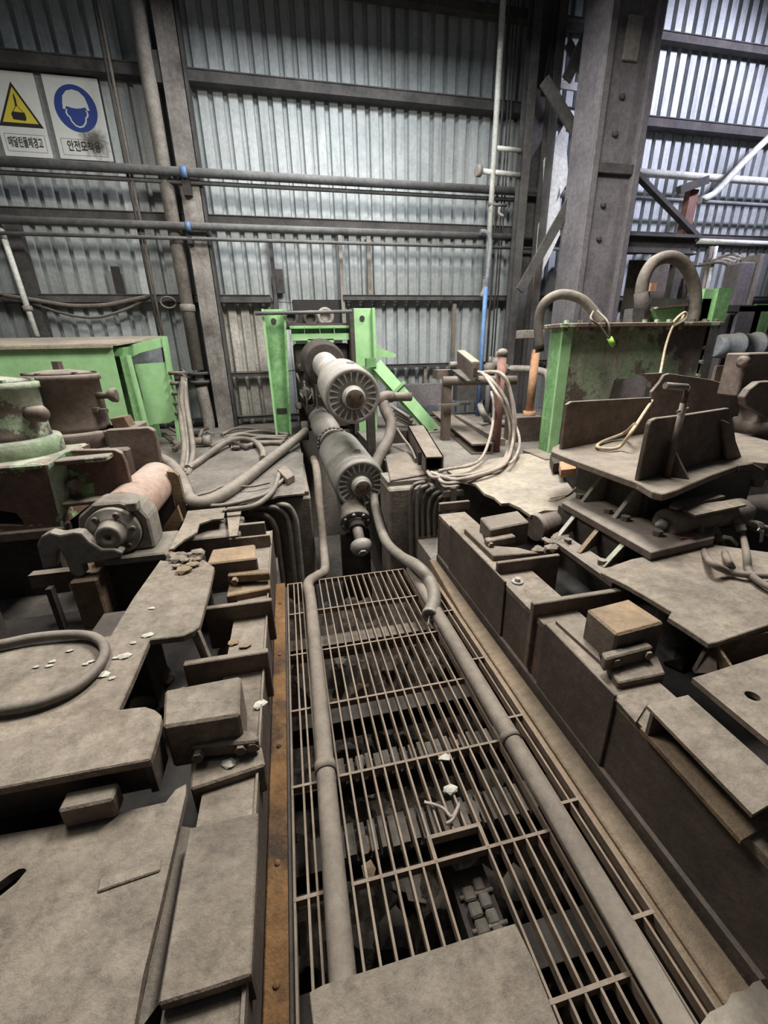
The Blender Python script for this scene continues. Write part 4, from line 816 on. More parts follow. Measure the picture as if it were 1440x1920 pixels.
tails = [[(905, 885), (870, 895), (840, 898), (815, 890), (800, 876)], [(905, 888), (865, 903), (835, 906), (822, 896), (815, 880)], [(910, 884), (875, 891), (845, 893), (812, 895), (799, 880)], [(900, 890), (860, 899), (838, 896), (808, 886)], [(900, 862), (880, 873), (850, 878), (822, 883)], []]
for i, (c, tl2) in enumerate(zip(cab, tails)):
    pts = [Pz(x, y, 0.45 + 0.01 * i) if y >= 845 else Py(x, y, Y - (0.45 if k > 1 else 0.2 * k)) for k, (x, y, Y) in enumerate(c)] + [Pz(x, y, 0.44 + 0.012 * i) for x, y in tl2]
    for q in pts: q.z = max(q.z, 0.45)
    build('power_cable', MB().tube(pts, 0.017 if i < 4 else 0.015, 8, 6), 'cable',
          label=['beige cable, innermost loop from junction box to trunking', 'beige cable, second loop from junction box to trunking', 'beige cable, widest lower loop from junction box to trunking', 'beige cable, outer loop from junction box crossing the plywood', 'separate beige cable hanging left of the loops and ending at the trunking', 'short beige cable curling right of the big cable loops'][i], cat='cable', group='beige cables by the junction box')
# brown capped post standing by the cables
t = thing('capped_post', (2.2, 4.25, 0.4), 'brown round post with a pale cap beside the cable loops', 'post')
build('post_body', MB().cyl((2.235, 4.30, 0.4), (2.255, 4.35, 1.42), 0.046, 14), 'red', parent=t)
build('post_cap', MB().lathe((2.255, 4.35, 1.42), Z_, [(0, 0.054), (0.035, 0.054), (0.06, 0.038), (0.07, 0.0)], 14), 'palepipe', parent=t)
# steel channels lying on the floor
a, b = Pz(822, 778, .46), Pz(905, 842, .46)
build('floor_channel', MB().chan(a, b, 0.24, 0.12, 0.02, up=Z_), 'steel', label='wide brown steel channel lying on the floor under the junction stand', cat='channel', group='channels on the floor')
a, b = Pz(858, 782, .44), Pz(940, 830, .44)
build('floor_channel', MB().bar(a, b, 0.10, 0.08), 'graypipe', label='narrow brown steel bar lying behind the wide channel', cat='channel', group='channels on the floor')
build('low_beam', fr(758, 722, 838, 758, 6.9, 0.2), 'column', label='pinkish grey low beam along the wall foot behind the brace', cat='beam')
build('low_beam', fr(858, 712, 935, 748, 6.9, 0.2), 'girt', label='dark grey low beam along the wall foot behind the junction stand', cat='beam')
# rusty anchor block with rod
yb = 5.0; a = Pz(990, 828, .4); yb = a.y
t = thing('anchor_block', (a.x, yb, 0.4), 'rust brown anchor block with a tall orange rod beside the tank', 'block')
build('block_body', fr(968, 783, 1012, 828, yb, 0.28), 'brown', parent=t, bevel=0.008)
c = Py(992, 778, yb + 0.12); c2 = Py(1005, 655, yb + 0.12)
build('rod_socket', MB().cyl(c - Z_ * 0.04, c + Z_ * 0.05, 0.075, 14), 'rod', parent=t)
build('rod', MB().cyl(c, c2, 0.048, 12), 'rod', parent=t)
build('rod_blue_end', MB().cyl(c2, c2 + (c2 - c).normalized() * 0.16, 0.04, 12), 'bluepipe', parent=t)
build('rod_head', fr(981, 619, 1020, 634, yb + 0.05, 0.16), 'palepipe', parent=t, bevel=0.005)
# bent pale pipe behind the rod
build('bent_pipe', MB().tube([Py(950, 692, 5.9), Py(985, 692, 5.8), Py(1018, 697, 5.6), Py(1028, 706, 5.5), Py(1028, 740, 5.4), Py(1021, 795, 5.3), Py(1024, 808, 5.25), Py(1040, 812, 5.2)], 0.05, 12, 6), 'palepipe', label='pale bent pipe dropping to the floor between rod and tank', cat='pipe')
for i, (x, y) in enumerate(((918, 690), (931, 680), (944, 693))):
    c = Py(x, y, 6.2); t2 = thing('valve', c - Z_ * 0.25, '%s grey valve in the cluster below the blue riser' % ('left', 'middle', 'right')[i], 'valve', 'valves below the blue riser')
    build('valve_body', MB().lathe(c - Z_ * 0.08, Z_, [(0, 0.05), (0.04, 0.09), (0.12, 0.09), (0.16, 0.05)], 12), 'machdark', parent=t2)
    build('valve_stem', MB().cyl(c + Z_ * 0.06, c + Z_ * 0.16, 0.02, 8), 'palepipe', parent=t2); build('valve_pipe', MB().cyl((c.x, c.y, 0.4), c - Z_ * 0.07, 0.04, 10), 'pipe', parent=t2)
build('floor_pipe', MB().tube([Py(900, 760, 6.0), Py(906, 775, 5.8), Pz(918, 788, .46), Pz(950, 794, .46)], 0.045, 12, 5), 'palepipe', label='short pale floor pipe bending up below the valve cluster', cat='pipe')
# plywood sheet on the right deck, with a scrap of wire and a wooden block
plate('plywood_sheet', [(838, 882), (880, 868), (985, 850), (1040, 858), (1064, 905), (1100, 950), (1060, 957), (1020, 957), (995, 966), (975, 952), (955, 943), (940, 944), (926, 932), (908, 925), (892, 908), (868, 902)], 0.425, 0.02, 'ply', label='pale ragged plywood sheet on the deck right of the pier', cat='board')
build('wood_block', MB().prism(poly([(1047, 880), (1075, 878), (1078, 893), (1050, 896)], .47), (0, 0, 0.07)), 'rod', label='small orange wooden block on the plywood under the plate table', cat='block', bevel=0.004)
build('dark_spacer', MB().prism(poly([(1030, 868), (1062, 862), (1070, 880), (1036, 886)], .45), (0, 0, 0.08)), 'dark', label='black spacer block beside the orange wooden block', cat='block')
build('wire_scrap', MB().tube([Pz(x, y, 0.435) for x, y in ((1090, 903), (1068, 925), (1040, 938), (1030, 935), (1060, 928), (1080, 915))], 0.005, 6, 6), 'rope', label='thin loop of wire lying on the plywood sheet', cat='wire')
# big rubber elbow hose left of the trunking
t = thing('elbow_hose', Pz(708, 880, .4), 'thick bent grey hose with rusty elbow between shafts and trunking', 'hose')
build('hose_body', MB().tube([Py(718, 752, 4.9), Py(722, 768, 4.85), Py(733, 795, 4.75), Py(729, 822, 4.6), Py(714, 850, 4.4), Py(703, 875, 4.25), Py(700, 900, 4.1)], 0.062, 14, 6), 'hose', parent=t)
build('hose_elbow', MB().tube([Py(717, 758, 4.9), Py(716, 748, 4.9), Py(722, 744, 4.92), Py(735, 744, 4.95)], 0.066, 14, 5), 'brown', parent=t)
build('elbow_arm', MB().cyl(Py(730, 744, 4.95), Py(770, 744, 5.0), 0.052, 14), 'hose', parent=t)
build('hose_support', MB().box(0.86, 0.95, 4.75, 4.85, 0.3, 0.95), 'dark', parent=t)
for i in range(4):
    a, b = Py(735 + i * 3, 762 + i * 8, 5.4), Py(768 + i * 5, 783 + i * 7, 5.2); b.z = max(b.z, 0.425); a.z = a.z if i < 4 else 0.50
    build('spring_rod', MB().cyl(a, b, 0.022, 8), 'machdark', label='thin steel rod, %s from the top of the stacked rods behind the elbow hose' % ('first', 'second', 'third', 'fourth', 'fifth')[i], cat='rod', group='stacked rods behind the elbow hose')
rk = Py(760, 790, 5.3); build('rod_rack', MB().box(rk.x - 0.22, rk.x + 0.2, 5.1, 5.45, 0.4, 0.56), 'dark', label='dark rack block under the stacked rods behind the elbow hose', cat='rack', bevel=0.01)
build('thin_hose', MB().tube([Py(742, 800, 4.9), Py(755, 820, 4.7), Py(770, 840, 4.4), Py(780, 862, 4.0)], 0.014, 8, 5), 'hose', label='thin black hose running down beside the trunking', cat='hose')
for i in range(5):
    x = 770 + 11 * i; yy = 3.36
    build('drop_pipe', MB().tube([Py(x + 36 - 2 * i, 905 + 6 * i, 3.7), Py(x + 18, 905 + 6 * i, yy + 0.02), Py(x + 5, 912 + 7 * i, yy), Py(x, 930 + 8 * i, yy), Py(x, 985, yy), Py(x + 2, 1060, yy)], 0.018, 8, 5), 'machdark' if i % 2 else 'hose', label='bent thin pipe, %s from the left on the front of the right pier' % ('first', 'second', 'third', 'fourth', 'fifth')[i], cat='pipe', group='bent pipes on the right pier')
build('valve_manifold', MB().box(1.27, 1.42, 3.34, 3.45, 0.1, 0.36).box(1.25, 1.44, 3.30, 3.34, 0.28, 0.33).box(1.25, 1.44, 3.30, 3.34, 0.18, 0.23).box(1.32, 1.37, 3.29, 3.33, 0.1, 0.36), 'machdark', label='dark ladder like valve manifold right of the right pier', cat='manifold')

# ================================================================== LEFT DECK
plate('deck_sheet', [(352, 950), (352, 886), (388, 862), (413, 851), (484, 840), (568, 849), (571, 925), (520, 930), (465, 945)], 0.415, 0.015, 'floor', label='smooth grey floor sheet under the tangle of hoses left of the shafts', cat='plate')
hz = 0.46
build('flexible_hose', MB().tube([Pz(298, 858, .62), Pz(322, 873, .56), Pz(338, 893, .50), Pz(348, 915, .47), Pz(355, 935, hz), Pz(378, 944, hz), Pz(410, 932, hz), Pz(455, 903, hz), Pz(515, 855, .48), Pz(560, 820, .52), Pz(573, 808, .54)], 0.052, 14, 6), 'hose', label='thick pale grey hose sweeping in a hook across the left deck', cat='hose', group='hoses on the left deck')
c = Pz(572, 806, .54); build('hose_stub', MB().cyl(c + V(0, 0.05, -0.14), c + V(0, 0.05, 0.10), 0.045, 12), 'graypipe', label='short upright pipe stub at the far end of the thick hooked hose', cat='pipe')
build('flexible_hose', MB().tube([Pz(352, 878, .45), Pz(372, 866, .45), Pz(400, 845, .46), Pz(425, 829, .48), Pz(452, 823, .48), Pz(478, 829, .47), Pz(492, 845, .45), Pz(494, 860, .44)], 0.036, 12, 6), 'hose', label='medium dark hose arching behind the grey floor sheet', cat='hose', group='hoses on the left deck')
for i, pts in enumerate(([(351, 947), (413, 948), (469, 936), (502, 924), (527, 903), (542, 891)], [(418, 957), (471, 950), (498, 935), (515, 915), (524, 887)], [(365, 930), (395, 922), (420, 912), (470, 912), (505, 905)])):
    build('deck_cable', MB().tube([Pz(x, y, 0.44 + 0.01 * i) for x, y in pts], (0.017, 0.021, 0.010)[i], 8, 6), 'hose', label=('dusty cable running along the front edge of the grey floor sheet', 'dusty cable below it running along the pier edge', 'thin dusty cable lying on the grey floor sheet')[i], cat='cable', group='cables on the left deck')
for i, pts in enumerate(([(462, 955), (500, 950), (522, 954), (538, 968), (544, 995)], [(480, 948), (530, 946), (546, 955), (555, 975), (558, 1000)], [(455, 968), (492, 965), (508, 974), (517, 992), (520, 1010)], [(450, 980), (478, 978), (494, 988), (502, 1003), (505, 1020)])):
    yy = 3.34; P_ = [Py(x, y, yy + (0.12 if k == 0 else 0)) for k, (x, y) in enumerate(pts)]
    P_.append(V(P_[-1].x, yy, P_[-1].z - 0.15)); P_.append(V(P_[-1].x, yy, -0.55))
    build('drop_pipe', MB().tube(P_, (0.02, 0.022, 0.026, 0.02)[i], 10, 5), 'machdark' if i < 2 else 'brown', label='bent thin pipe, %s from the right on the front of the left pier' % ('second', 'first', 'third', 'fourth')[i], cat='pipe', group='bent pipes on the left pier')
build('pipe_bracket', MB().prism(poly([(520, 880), (535, 872), (552, 890), (538, 898)], .48), (0, 0, -0.06)), 'brown', label='small brown pipe bracket on the left pier corner', cat='bracket', bevel=0.004)
# clutter by the wall foot
for i in range(6):
    y0 = 803 + 5 * i
    build('floor_hose', MB().tube([Pz(415 + i * 4, y0 + 12, .43), Pz(445 + i * 3, y0 + (0, 6, 2, 8, 4, 9)[i], .45), Pz(490, y0 + (2, 0, 6, 3, 8, 2)[i], .44), Pz(545 - i * 3, y0 + 8 - i, .43)], 0.02 + 0.004 * (i % 3), 8, 6), 'hose', label='dusty hose, %s back in the tangle at the foot of the stained column' % ('farthest', 'second', 'third', 'fourth', 'fifth', 'nearest')[i], cat='hose', group='hose tangle by the stained column')
rnd = random.Random(21)
for i in range(14):
    x = rnd.uniform(305, 470); y = rnd.uniform(812, 846); a = Pz(x, y, .43); an = rnd.uniform(0, 3.1); L_ = rnd.uniform(0.10, 0.3)
    k = MB().cyl(a, a + V(math.cos(an) * L_, math.sin(an) * L_, rnd.uniform(0, 0.10)), rnd.uniform(0.015, 0.035), 8)
    build('pipe_offcut', k, ('brown', 'dark', 'graypipe')[i % 3], label='short pipe offcut lying in the clutter behind the left hoses', cat='offcut', group='pipe offcuts behind the left hoses')
a = Pz(366, 828, .47); t = thing('pipe_flange', a - Z_ * 0.06, 'grey pipe spool lying in the clutter below the drain pipe', 'pipe')
build('spool_body', MB().cyl(a - X_ * 0.15, a + X_ * 0.14, 0.05, 12), 'graypipe', parent=t); build('spool_flange', MB().cyl(a + X_ * 0.10, a + X_ * 0.19, 0.072, 12), 'palepipe', parent=t)

# green cabinet at the left
t = thing('green_cabinet', (-2.6, 6.5, 0.4), 'long bright green steel cabinet with dusty lid at the left', 'cabinet')
YG = 5.6
pTR, pBR = Py(207, 652, YG), Py(250, 790, YG); xg = (pTR.x + pBR.x) / 2 - 0.02
build('front_panel', MB().box(-5.2, xg, YG, YG + 0.03, 0.40, pTR.z), 'green', parent=t)
build('lid', MB().prism([(-5.2, YG - 0.05, pTR.z), (xg + 0.02, YG - 0.05, pTR.z), (xg + 0.02, YG - 0.05, pTR.z + 0.025), (-5.2, YG - 0.05, pTR.z + 0.025)], (0, 0.05, 0)), 'ply', parent=t)
build('lid_slope', MB().prism([(-5.2, YG, pTR.z + 0.02), (-5.2, YG + 1.0, pTR.z + 0.13), (xg + 0.35, YG + 1.0, pTR.z + 0.13), (xg + 0.06, YG, pTR.z + 0.02)], (0, 0, 0.02)), 'ply', parent=t)
build('back_panel', MB().box(-5.2, xg + 0.05, YG + 0.96, YG + 0.99, 0.4, pTR.z + 0.10), 'greenold', parent=t)
build('corner_post', MB().prism([Py(224, 668, YG + 0.05), Py(238, 666, YG + 0.05), Py(272, 800, YG + 0.05), Py(256, 802, YG + 0.05)], (0, 0.06, 0)), 'greenold', parent=t)
build('post_edge', MB().prism([Py(236, 666, YG + 0.02), Py(240, 666, YG + 0.02), Py(274, 800, YG + 0.02), Py(270, 800, YG + 0.02)], (0, 0.1, 0)), 'green', parent=t)
build('top_rail', MB().prism([Py(210, 654, YG + 0.1), Py(240, 650, YG + 0.1), Py(240, 668, YG + 0.1), Py(213, 668, YG + 0.1)], (0, 0.1, 0)), 'greenold', parent=t)
build('side_fascia', MB().prism([Py(238, 648, YG + 0.3), Py(303, 631, YG + 0.3), Py(308, 650, YG + 0.3), Py(262, 662, YG + 0.3), Py(246, 670, YG + 0.3)], (0, 0.04, 0)), 'green', parent=t)
build('side_panel', MB().prism([Py(252, 683, YG + 0.3), Py(309, 679, YG + 0.3), Py(331, 785, YG + 0.3), Py(318, 793, YG + 0.3), Py(290, 795, YG + 0.3), Py(276, 800, YG + 0.3)], (0, 0.05, 0)), 'green', parent=t)
build('inner_panel', MB().prism([Py(240, 650, YG + 0.6), Py(300, 645, YG + 0.6), Py(318, 760, YG + 0.6), Py(262, 770, YG + 0.6)], (0, 0.03, 0)), 'bluetank', parent=t)
build('end_post', MB().prism([Py(303, 632, YG + 0.28), Py(309, 630, YG + 0.28), Py(342, 830, YG + 0.28), Py(333, 830, YG + 0.28)], (0, 0.12, 0)), 'green', parent=t)
build('panel_crack', MB().prism([Py(256, 697, YG + 0.297), Py(259, 712, YG + 0.297), Py(269, 750, YG + 0.297), Py(266, 742, YG + 0.297)], (0, 0.004, 0)), 'dark', parent=t)
for i in range(5):
    c = Py(316 + 3.0 * i, 700 + 19 * i, YG + 0.25); build('manifold_stub', MB().cyl(c, c + X_ * (0.20 if i == 0 else 0.12), 0.022, 10), 'brown', parent=t)
build('manifold_pipe', MB().tube([Py(330, 700, YG + 0.25), Py(344, 702, YG + 0.25), Py(346, 712, YG + 0.25)], 0.024, 10, 4), 'brown', parent=t)
for i, pts in enumerate(([(345, 708, 5.8), (338, 740, 5.7), (340, 790, 5.4), (346, 840, 4.9), (340, 884, 4.3)], [(346, 710, 5.8), (350, 760, 5.6), (358, 810, 5.2), (362, 850, 4.7), (352, 893, 4.25)], [(344, 709, 5.8), (341, 755, 5.6), (350, 805, 5.3), (352, 850, 4.8), (346, 888, 4.3)])):
    build('drop_hose', MB().tube([Py(*q) for q in pts], 0.03, 10, 6), 'hose', label=('left', 'right', 'middle')[i] + ' of three brown hoses dropping from the green cabinet manifold', cat='hose', group='hoses from the cabinet manifold')

# ------------------------------------------------------------------ left machine housings
def housing(cx, cy, z0, mtc, mtf, label, r=0.21, hh=0.30, knob=True):
    t = thing('roller_housing', (cx, cy, -0.12), label, 'housing', 'roller drive housings')
    build('drum', MB().lathe((cx, cy, z0), Z_, [(0, r * 1.02), (0.03, r), (hh, r), (hh, r * 1.06), (hh + 0.035, r * 1.06), (hh + 0.04, r * 0.98)], 36), mtc, parent=t)
    dc_ = build('drum_cap', MB().lathe((cx, cy, z0 + hh + 0.04), Z_, [(0, r * 0.97), (0.02, r * 0.7), (0.035, r * 0.3), (0.035, 0)], 30), mtc, parent=t)
    build('cap_nut', hexbolt(MB(), (cx, cy, z0 + hh + 0.07), Z_, 0.035, 0.06), mtc, parent=dc_)
    for k in range(6):
        an = k * math.pi / 3 + 0.3; build('cap_bolt', hexbolt(MB(), (cx + r * 0.9 * math.cos(an), cy + r * 0.9 * math.sin(an), z0 + hh + 0.04), Z_, 0.02, 0.018), mtc, parent=dc_)
    build('drum_flange', MB().lathe((cx, cy, z0), Z_, [(-0.12, r * 1.22), (-0.02, r * 1.22), (0, r * 1.18), (0.0, r)], 36), mtf, parent=t)
    if knob:
        c = V(cx + r * 0.98, cy - 0.05, z0 + hh * 0.68)
        build('side_knob', MB().lathe(c, X_, [(-0.03, 0.028), (0.06, 0.024), (0.09, 0.05), (0.125, 0.055), (0.13, 0.03)], 14), mtc, parent=t)
    return t
# rear unit
pr_ = Pz(142, 808, 0.90); rx, ry = -1.66, 3.72
c = Pz(140, 800, 1.0); rx, ry = c.x, c.y
t = housing(rx, ry, 0.98, 'brown', 'brown', 'dark brown roller drive housing with smooth drum in front of the green cabinet', r=0.235, hh=0.36)
c = V(rx - 0.235, ry - 0.05, 1.22); build('side_knob', MB().lathe(c, -X_, [(-0.03, 0.028), (0.06, 0.024), (0.09, 0.05), (0.125, 0.055)], 14), 'dark', parent=t)
build('body_block', MB().box(rx - 0.32, rx + 0.42, ry - 0.28, ry + 0.45, 0.40, 0.86), 'brown', parent=t, bevel=0.015)
build('body_step', MB().box(rx + 0.2, rx + 0.42, ry - 0.15, ry + 0.3, 0.86, 0.98), 'brown', parent=t, bevel=0.01)
yE = ry - 0.2
build('ear_plate', MB().prism([Py(x, y, yE) for x, y in ((198, 806), (277, 801), (289, 807), (293, 820), (302, 868), (250, 898), (215, 890))], (0, 0.06, 0)), 'brown', parent=t, bevel=0.008)
build('rust_wedge', MB().prism([Py(x, y, yE + 0.15) for x, y in ((206, 786), (232, 782), (244, 803), (215, 806))], (0, 0.15, 0)), 'rust', parent=t)
for (x, y) in ((182, 772), (196, 774)):
    build('flange_bolt', hexbolt(MB(), Py(x, y, ry - 0.1), Z_, 0.03, 0.03), 'brown', parent=t)
build('pedestal', MB().box(rx - 0.3, rx + 0.35, ry - 0.2, ry + 0.4, 0.38, 0.42), 'dark', parent=t)
# front unit
c = Pz(14, 826, 1.0); fx, fy = c.x, c.y
t = housing(fx, fy, 1.02, 'greendrum', 'greendrum', 'chipped pale green roller drive housing at the left edge', r=0.24, hh=0.30, knob=False)
build('ring_step', MB().lathe((fx, fy, 0.90), Z_, [(-0.10, 0.40), (-0.02, 0.40), (0, 0.38), (0.0, 0.3)], 40), 'greendrum', parent=t)
kc_ = V(fx + 0.25, fy - 0.1, 1.17); build('side_knob', MB().lathe(kc_, V(1, -0.2, 0), [(-0.06, 0.04), (0.0, 0.048), (0.05, 0.052), (0.075, 0.03), (0.08, 0)], 14), 'brown', parent=t)
yF = fy - 0.38
cb = Py(113, 990, yF); ct = Py(84, 872, yF); xc = (cb.x + ct.x) / 2
xm = Py(58, 985, yF).x
body = MB().prism([(xm, yF, cb.z), cb, ct, (xm, yF, ct.z)], (0, 0.04, 0)).holed([(fx - 0.9, yF, cb.z), (xm, yF, cb.z), (xm, yF, ct.z), (fx - 0.9, yF, ct.z)], [[Py(x, y, yF) for x, y in ((-60, 985), (-60, 962), (-10, 956), (30, 962), (44, 978), (44, 986))]], (0, 0.04, 0))
build('body_front', body, 'greenbody', parent=t)
build('body_side', MB().prism([q + Y_ * 0.042 for q in (cb, ct, ct - X_ * 0.04, cb - X_ * 0.04)], (0, 0.66, 0)), 'greenbody', parent=t)
build('body_top', MB().box(fx - 0.9, xc, yF - 0.012, fy + 0.4, ct.z - 0.02, ct.z + 0.01), 'greenchip', parent=t, bevel=0.01)
build('body_sill', MB().box(fx - 0.9, xc + 0.01, yF - 0.03, yF + 0.1, cb.z - 0.05, cb.z + 0.01), 'steel', parent=t, bevel=0.008)
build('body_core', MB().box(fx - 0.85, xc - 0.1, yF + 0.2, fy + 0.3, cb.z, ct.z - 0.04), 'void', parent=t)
build('pedestal', MB().box(fx - 0.6, fx + 0.1, fy - 0.05, fy + 0.35, -0.12, cb.z), 'dark', parent=t)
# C bracket on its right side
yc = yF + 0.10
build('bracket_plate', MB().prism([Py(x, y, yc) for x, y in ((118, 850), (134, 844), (214, 843), (228, 850), (236, 868), (249, 922), (246, 932), (236, 936), (126, 946))], (0, 0.04, 0)), 'greenbody', parent=t, bevel=0.005)
def lip(a, b, dep, th):
    a, b = Py(*a, yc), Py(*b, yc); build('bracket_flange', MB().prism([a, b, b + Z_ * th, a + Z_ * th], (0, -dep, 0)), 'greenbody', parent=t, bevel=0.006)
build('corner_plate', MB().prism([Py(86, 872, yF), Py(119, 848, yc), Py(128, 946, yc), Py(114, 990, yF)], (0.012, -0.004, 0)), 'greendrum', parent=t)
lip((118, 866), (214, 857), 0.11, 0.03); lip((130, 942), (238, 931), 0.10, 0.025)
c = Py(140, 905, yc); build('bracket_bolt', MB().lathe(c - Y_ * 0.02, V(0.6, -0.8, 0), [(-0.06, 0.022), (0.02, 0.022), (0.02, 0.04), (0.06, 0.04), (0.065, 0.03)], 8, smooth=False), 'steel', parent=t)

# roller with bearing flange
fc = Pz(212, 998, 0.55)
t = thing('table_roller', (fc.x, fc.y + 0.4, 0.1), 'salmon coloured table roller with bolted bearing flange at left', 'roller')
rz = 0.55
build('roller_barrel', MB().lathe((fc.x + 0.01, fc.y + 0.20, rz + 0.04), Y_, [(0, 0.10), (0.0, 0.135), (0.02, 0.142), (0.75, 0.142), (0.77, 0.12)], 32), 'roller', parent=t)
build('bearing_block', MB().prism([V(fc.x + dx, fc.y + 0.03, rz + dz_) for dx, dz_ in ((-0.19, -0.14), (0.19, -0.14), (0.19, 0.06), (0.15, 0.13), (0.06, 0.17), (-0.08, 0.17), (-0.17, 0.10), (-0.19, 0.0))], (0, 0.2, 0)), 'machdark', parent=t, bevel=0.012)
bf_ = build('bearing_flange', MB().lathe((fc.x, fc.y + 0.03, rz), -Y_, [(0, 0.150), (0.0, 0.145), (0.028, 0.145), (0.034, 0.138), (0.034, 0.085), (0.06, 0.075), (0.075, 0.068), (0.105, 0.068), (0.11, 0.06), (0.11, 0.018), (0.08, 0.016), (0.08, 0)], 40), 'machdark', parent=t)
for k in range(6):
    an = k * math.pi / 3 + 0.15; build('flange_bolt', MB().lathe((fc.x + 0.112 * math.cos(an), fc.y - 0.004, rz + 0.112 * math.sin(an)), -Y_, [(0, 0.018), (0.012, 0.017), (0.016, 0.01)], 10), 'brown', parent=bf_)
build('bearing_base', MB().box(fc.x - 0.12, fc.x + 0.27, fc.y - 0.05, fc.y + 0.30, rz - 0.19, rz - 0.14), 'machdark', parent=t, bevel=0.01)
build('base_support', MB().box(fc.x - 0.15, fc.x + 0.25, fc.y + 0.02, fc.y + 0.30, -0.12, rz - 0.19), 'dark', parent=t)
build('roller_seat', MB().box(fc.x - 0.10, fc.x + 0.12, fc.y + 0.85, fc.y + 0.97, -0.12, rz + 0.04), 'dark', parent=t)
build('block_lug', MB().box(fc.x + 0.10, fc.x + 0.16, fc.y - 0.01, fc.y + 0.06, rz + 0.12, rz + 0.17), 'machdark', parent=t, bevel=0.006)
build('cheek_plate', MB().prism([Py(x, y, fc.y + 0.75) for x, y in ((312, 884), (326, 886), (334, 892), (352, 966), (344, 984), (336, 970))], (0, 0.05, 0)), 'rust', parent=t)
build('cheek_plate', MB().prism([Py(x, y, fc.y + 0.35) for x, y in ((298, 1000), (332, 950), (342, 978), (330, 1000), (320, 1044), (310, 1040))], (0, 0.04, 0)), 'rust', parent=t)
# pale hook bracket
yh = fc.y - 0.10
hk = [(68, 1022), (76, 1006), (93, 998), (112, 1003), (138, 998), (152, 999), (168, 1016), (190, 1030), (214, 1030), (229, 1036), (225, 1046), (190, 1053), (153, 1059), (159, 1077), (147, 1084), (132, 1076), (120, 1045), (111, 1031), (104, 1034), (106, 1062), (80, 1068)]
build('hook_bracket', MB().prism([Py(x, y, yh) for x, y in hk], (0, 0.07, 0)), 'machdark', label='pale steel hook shaped bracket below the bearing flange', cat='bracket', bevel=0.012, seg=2)
# shadowy supports below the housing
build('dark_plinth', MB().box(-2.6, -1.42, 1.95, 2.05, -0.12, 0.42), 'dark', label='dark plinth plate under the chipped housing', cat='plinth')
t = thing('rust_pedestal', Pz(150, 1175, 0.02), 'ochre rust pedestal block in the shadow below the hook bracket', 'pedestal')
yq = Pz(150, 1172, 0.05).y
build('pedestal_block', fr(128, 1092, 208, 1176, yq, 0.25), 'rust', parent=t, bevel=0.01)
build('pedestal_frame', fr(84, 1106, 122, 1182, yq - 0.05, 0.04), 'dark', parent=t); build('pedestal_rail', fr(52, 1080, 160, 1092, yq + 0.1, 0.06), 'steel', parent=t)

# ------------------------------------------------------------------ left bed
ZL = 0.25
t = thing('left_girder', (-0.28, 1.4, -0.12), 'long dusty box girder carrying the clamps on the left of the pit', 'girder')
build('girder_top', MB().box(-0.37, -0.205, -0.4, 3.02, ZL - 0.03, ZL), 'deckplate', parent=t)
build('girder_web', MB().box(-0.225, -0.208, -0.4, 3.02, -0.12, ZL - 0.03), 'girder', parent=t)
build('girder_web', MB().box(-0.37, -0.35, -0.4, 3.02, -0.12, ZL - 0.03), 'girder', parent=t)
build('girder_lip', MB().box(-0.212, -0.204, -0.4, 3.0, ZL, ZL + 0.012), 'steel', parent=t)
build('bed_floor', MB().box(-2.6, -0.37, -0.5, 2.6, -0.12, 0.02), 'void', label='floor of the machine bed left of the girder, shade painted in black', cat='bed')  # shade of the left recess is put into the floor colour
def ribthing(pl, pr, zt, zb, dy, label, mt='steel', name='stiffener_plate'):
    return build(name, rib(MB(), pl, pr, zt, zb, dy), mt, label=label, cat='plate', bevel=0.004, group='stiffener plates on the left bed')
ribthing((383, 1140), (509, 1128), 0.34, 0.10, 0.03, 'upright stiffener plate on the left bed before the ochre clamp')
ribthing((343, 1246), (502, 1224), 0.34, 0.10, 0.03, 'upright stiffener plate on the left bed behind the large dusty block')
ribthing((428, 1013), (506, 1001), 0.34, 0.10, 0.02, 'upright stiffener plate on the left bed behind the orange block')
ribthing((440, 985), (496, 980), 0.40, 0.10, 0.03, 'tall stiffener plate at the far end of the left bed', 'brown')
def block(name, pts, z, th, mt, label, cat='block', bv=0.008, group=None): return plate(name, pts, z, th, mt, bevel=bv, label=label, cat=cat, group=group)
block('wear_block', [(387, 1057), (398, 1030), (478, 1020), (482, 1046)], 0.43, 0.18, 'rusttop', 'rusty orange wear block on the left bed beyond the ochre clamp', group='wear blocks on the left bed')
block('wear_block', [(305, 1363), (309, 1293), (451, 1266), (449, 1340)], 0.43, 0.18, 'deckplate', 'large dusty grey wear block on the left bed', group='wear blocks on the left bed')
def clampbar(px, z, th, bolts, mt, label):
    c = sum((Pz(*q, z) for q in px), V(0, 0, 0)) / len(px)
    t = thing('clamp', (c.x, c.y, z - th - 0.1), label, 'clamp', 'clamps')
    cb_ = build('clamp_bar', MB().prism(poly(px, z), (0, 0, -th)), mt, parent=t, bevel=0.006)
    for b_ in bolts:
        q = Pz(*b_, z - th * 0.5); build('clamp_bolt', hexbolt(MB(), q + Y_ * 0.02, -Y_, 0.018, 0.035), mt, parent=cb_)
    return t
t = clampbar([(426, 1079), (428, 1071), (504, 1066), (505, 1074)], 0.36, 0.05, [(440, 1090), (494, 1080)], 'rust', 'ochre rust clamp with two bolts on the left bed')
build('clamp_step', MB().prism(poly([(424, 1118), (430, 1092), (505, 1080), (507, 1102)], 0.29), (0, 0, -0.12)), 'rust', parent=t, bevel=0.006)
t = clampbar([(356, 1402), (364, 1384), (470, 1366), (486, 1383), (480, 1390)], 0.34, 0.05, [(372, 1416), (452, 1402), (474, 1396)], 'steel', 'dusty grey clamp with bolts on the left bed before the large block')
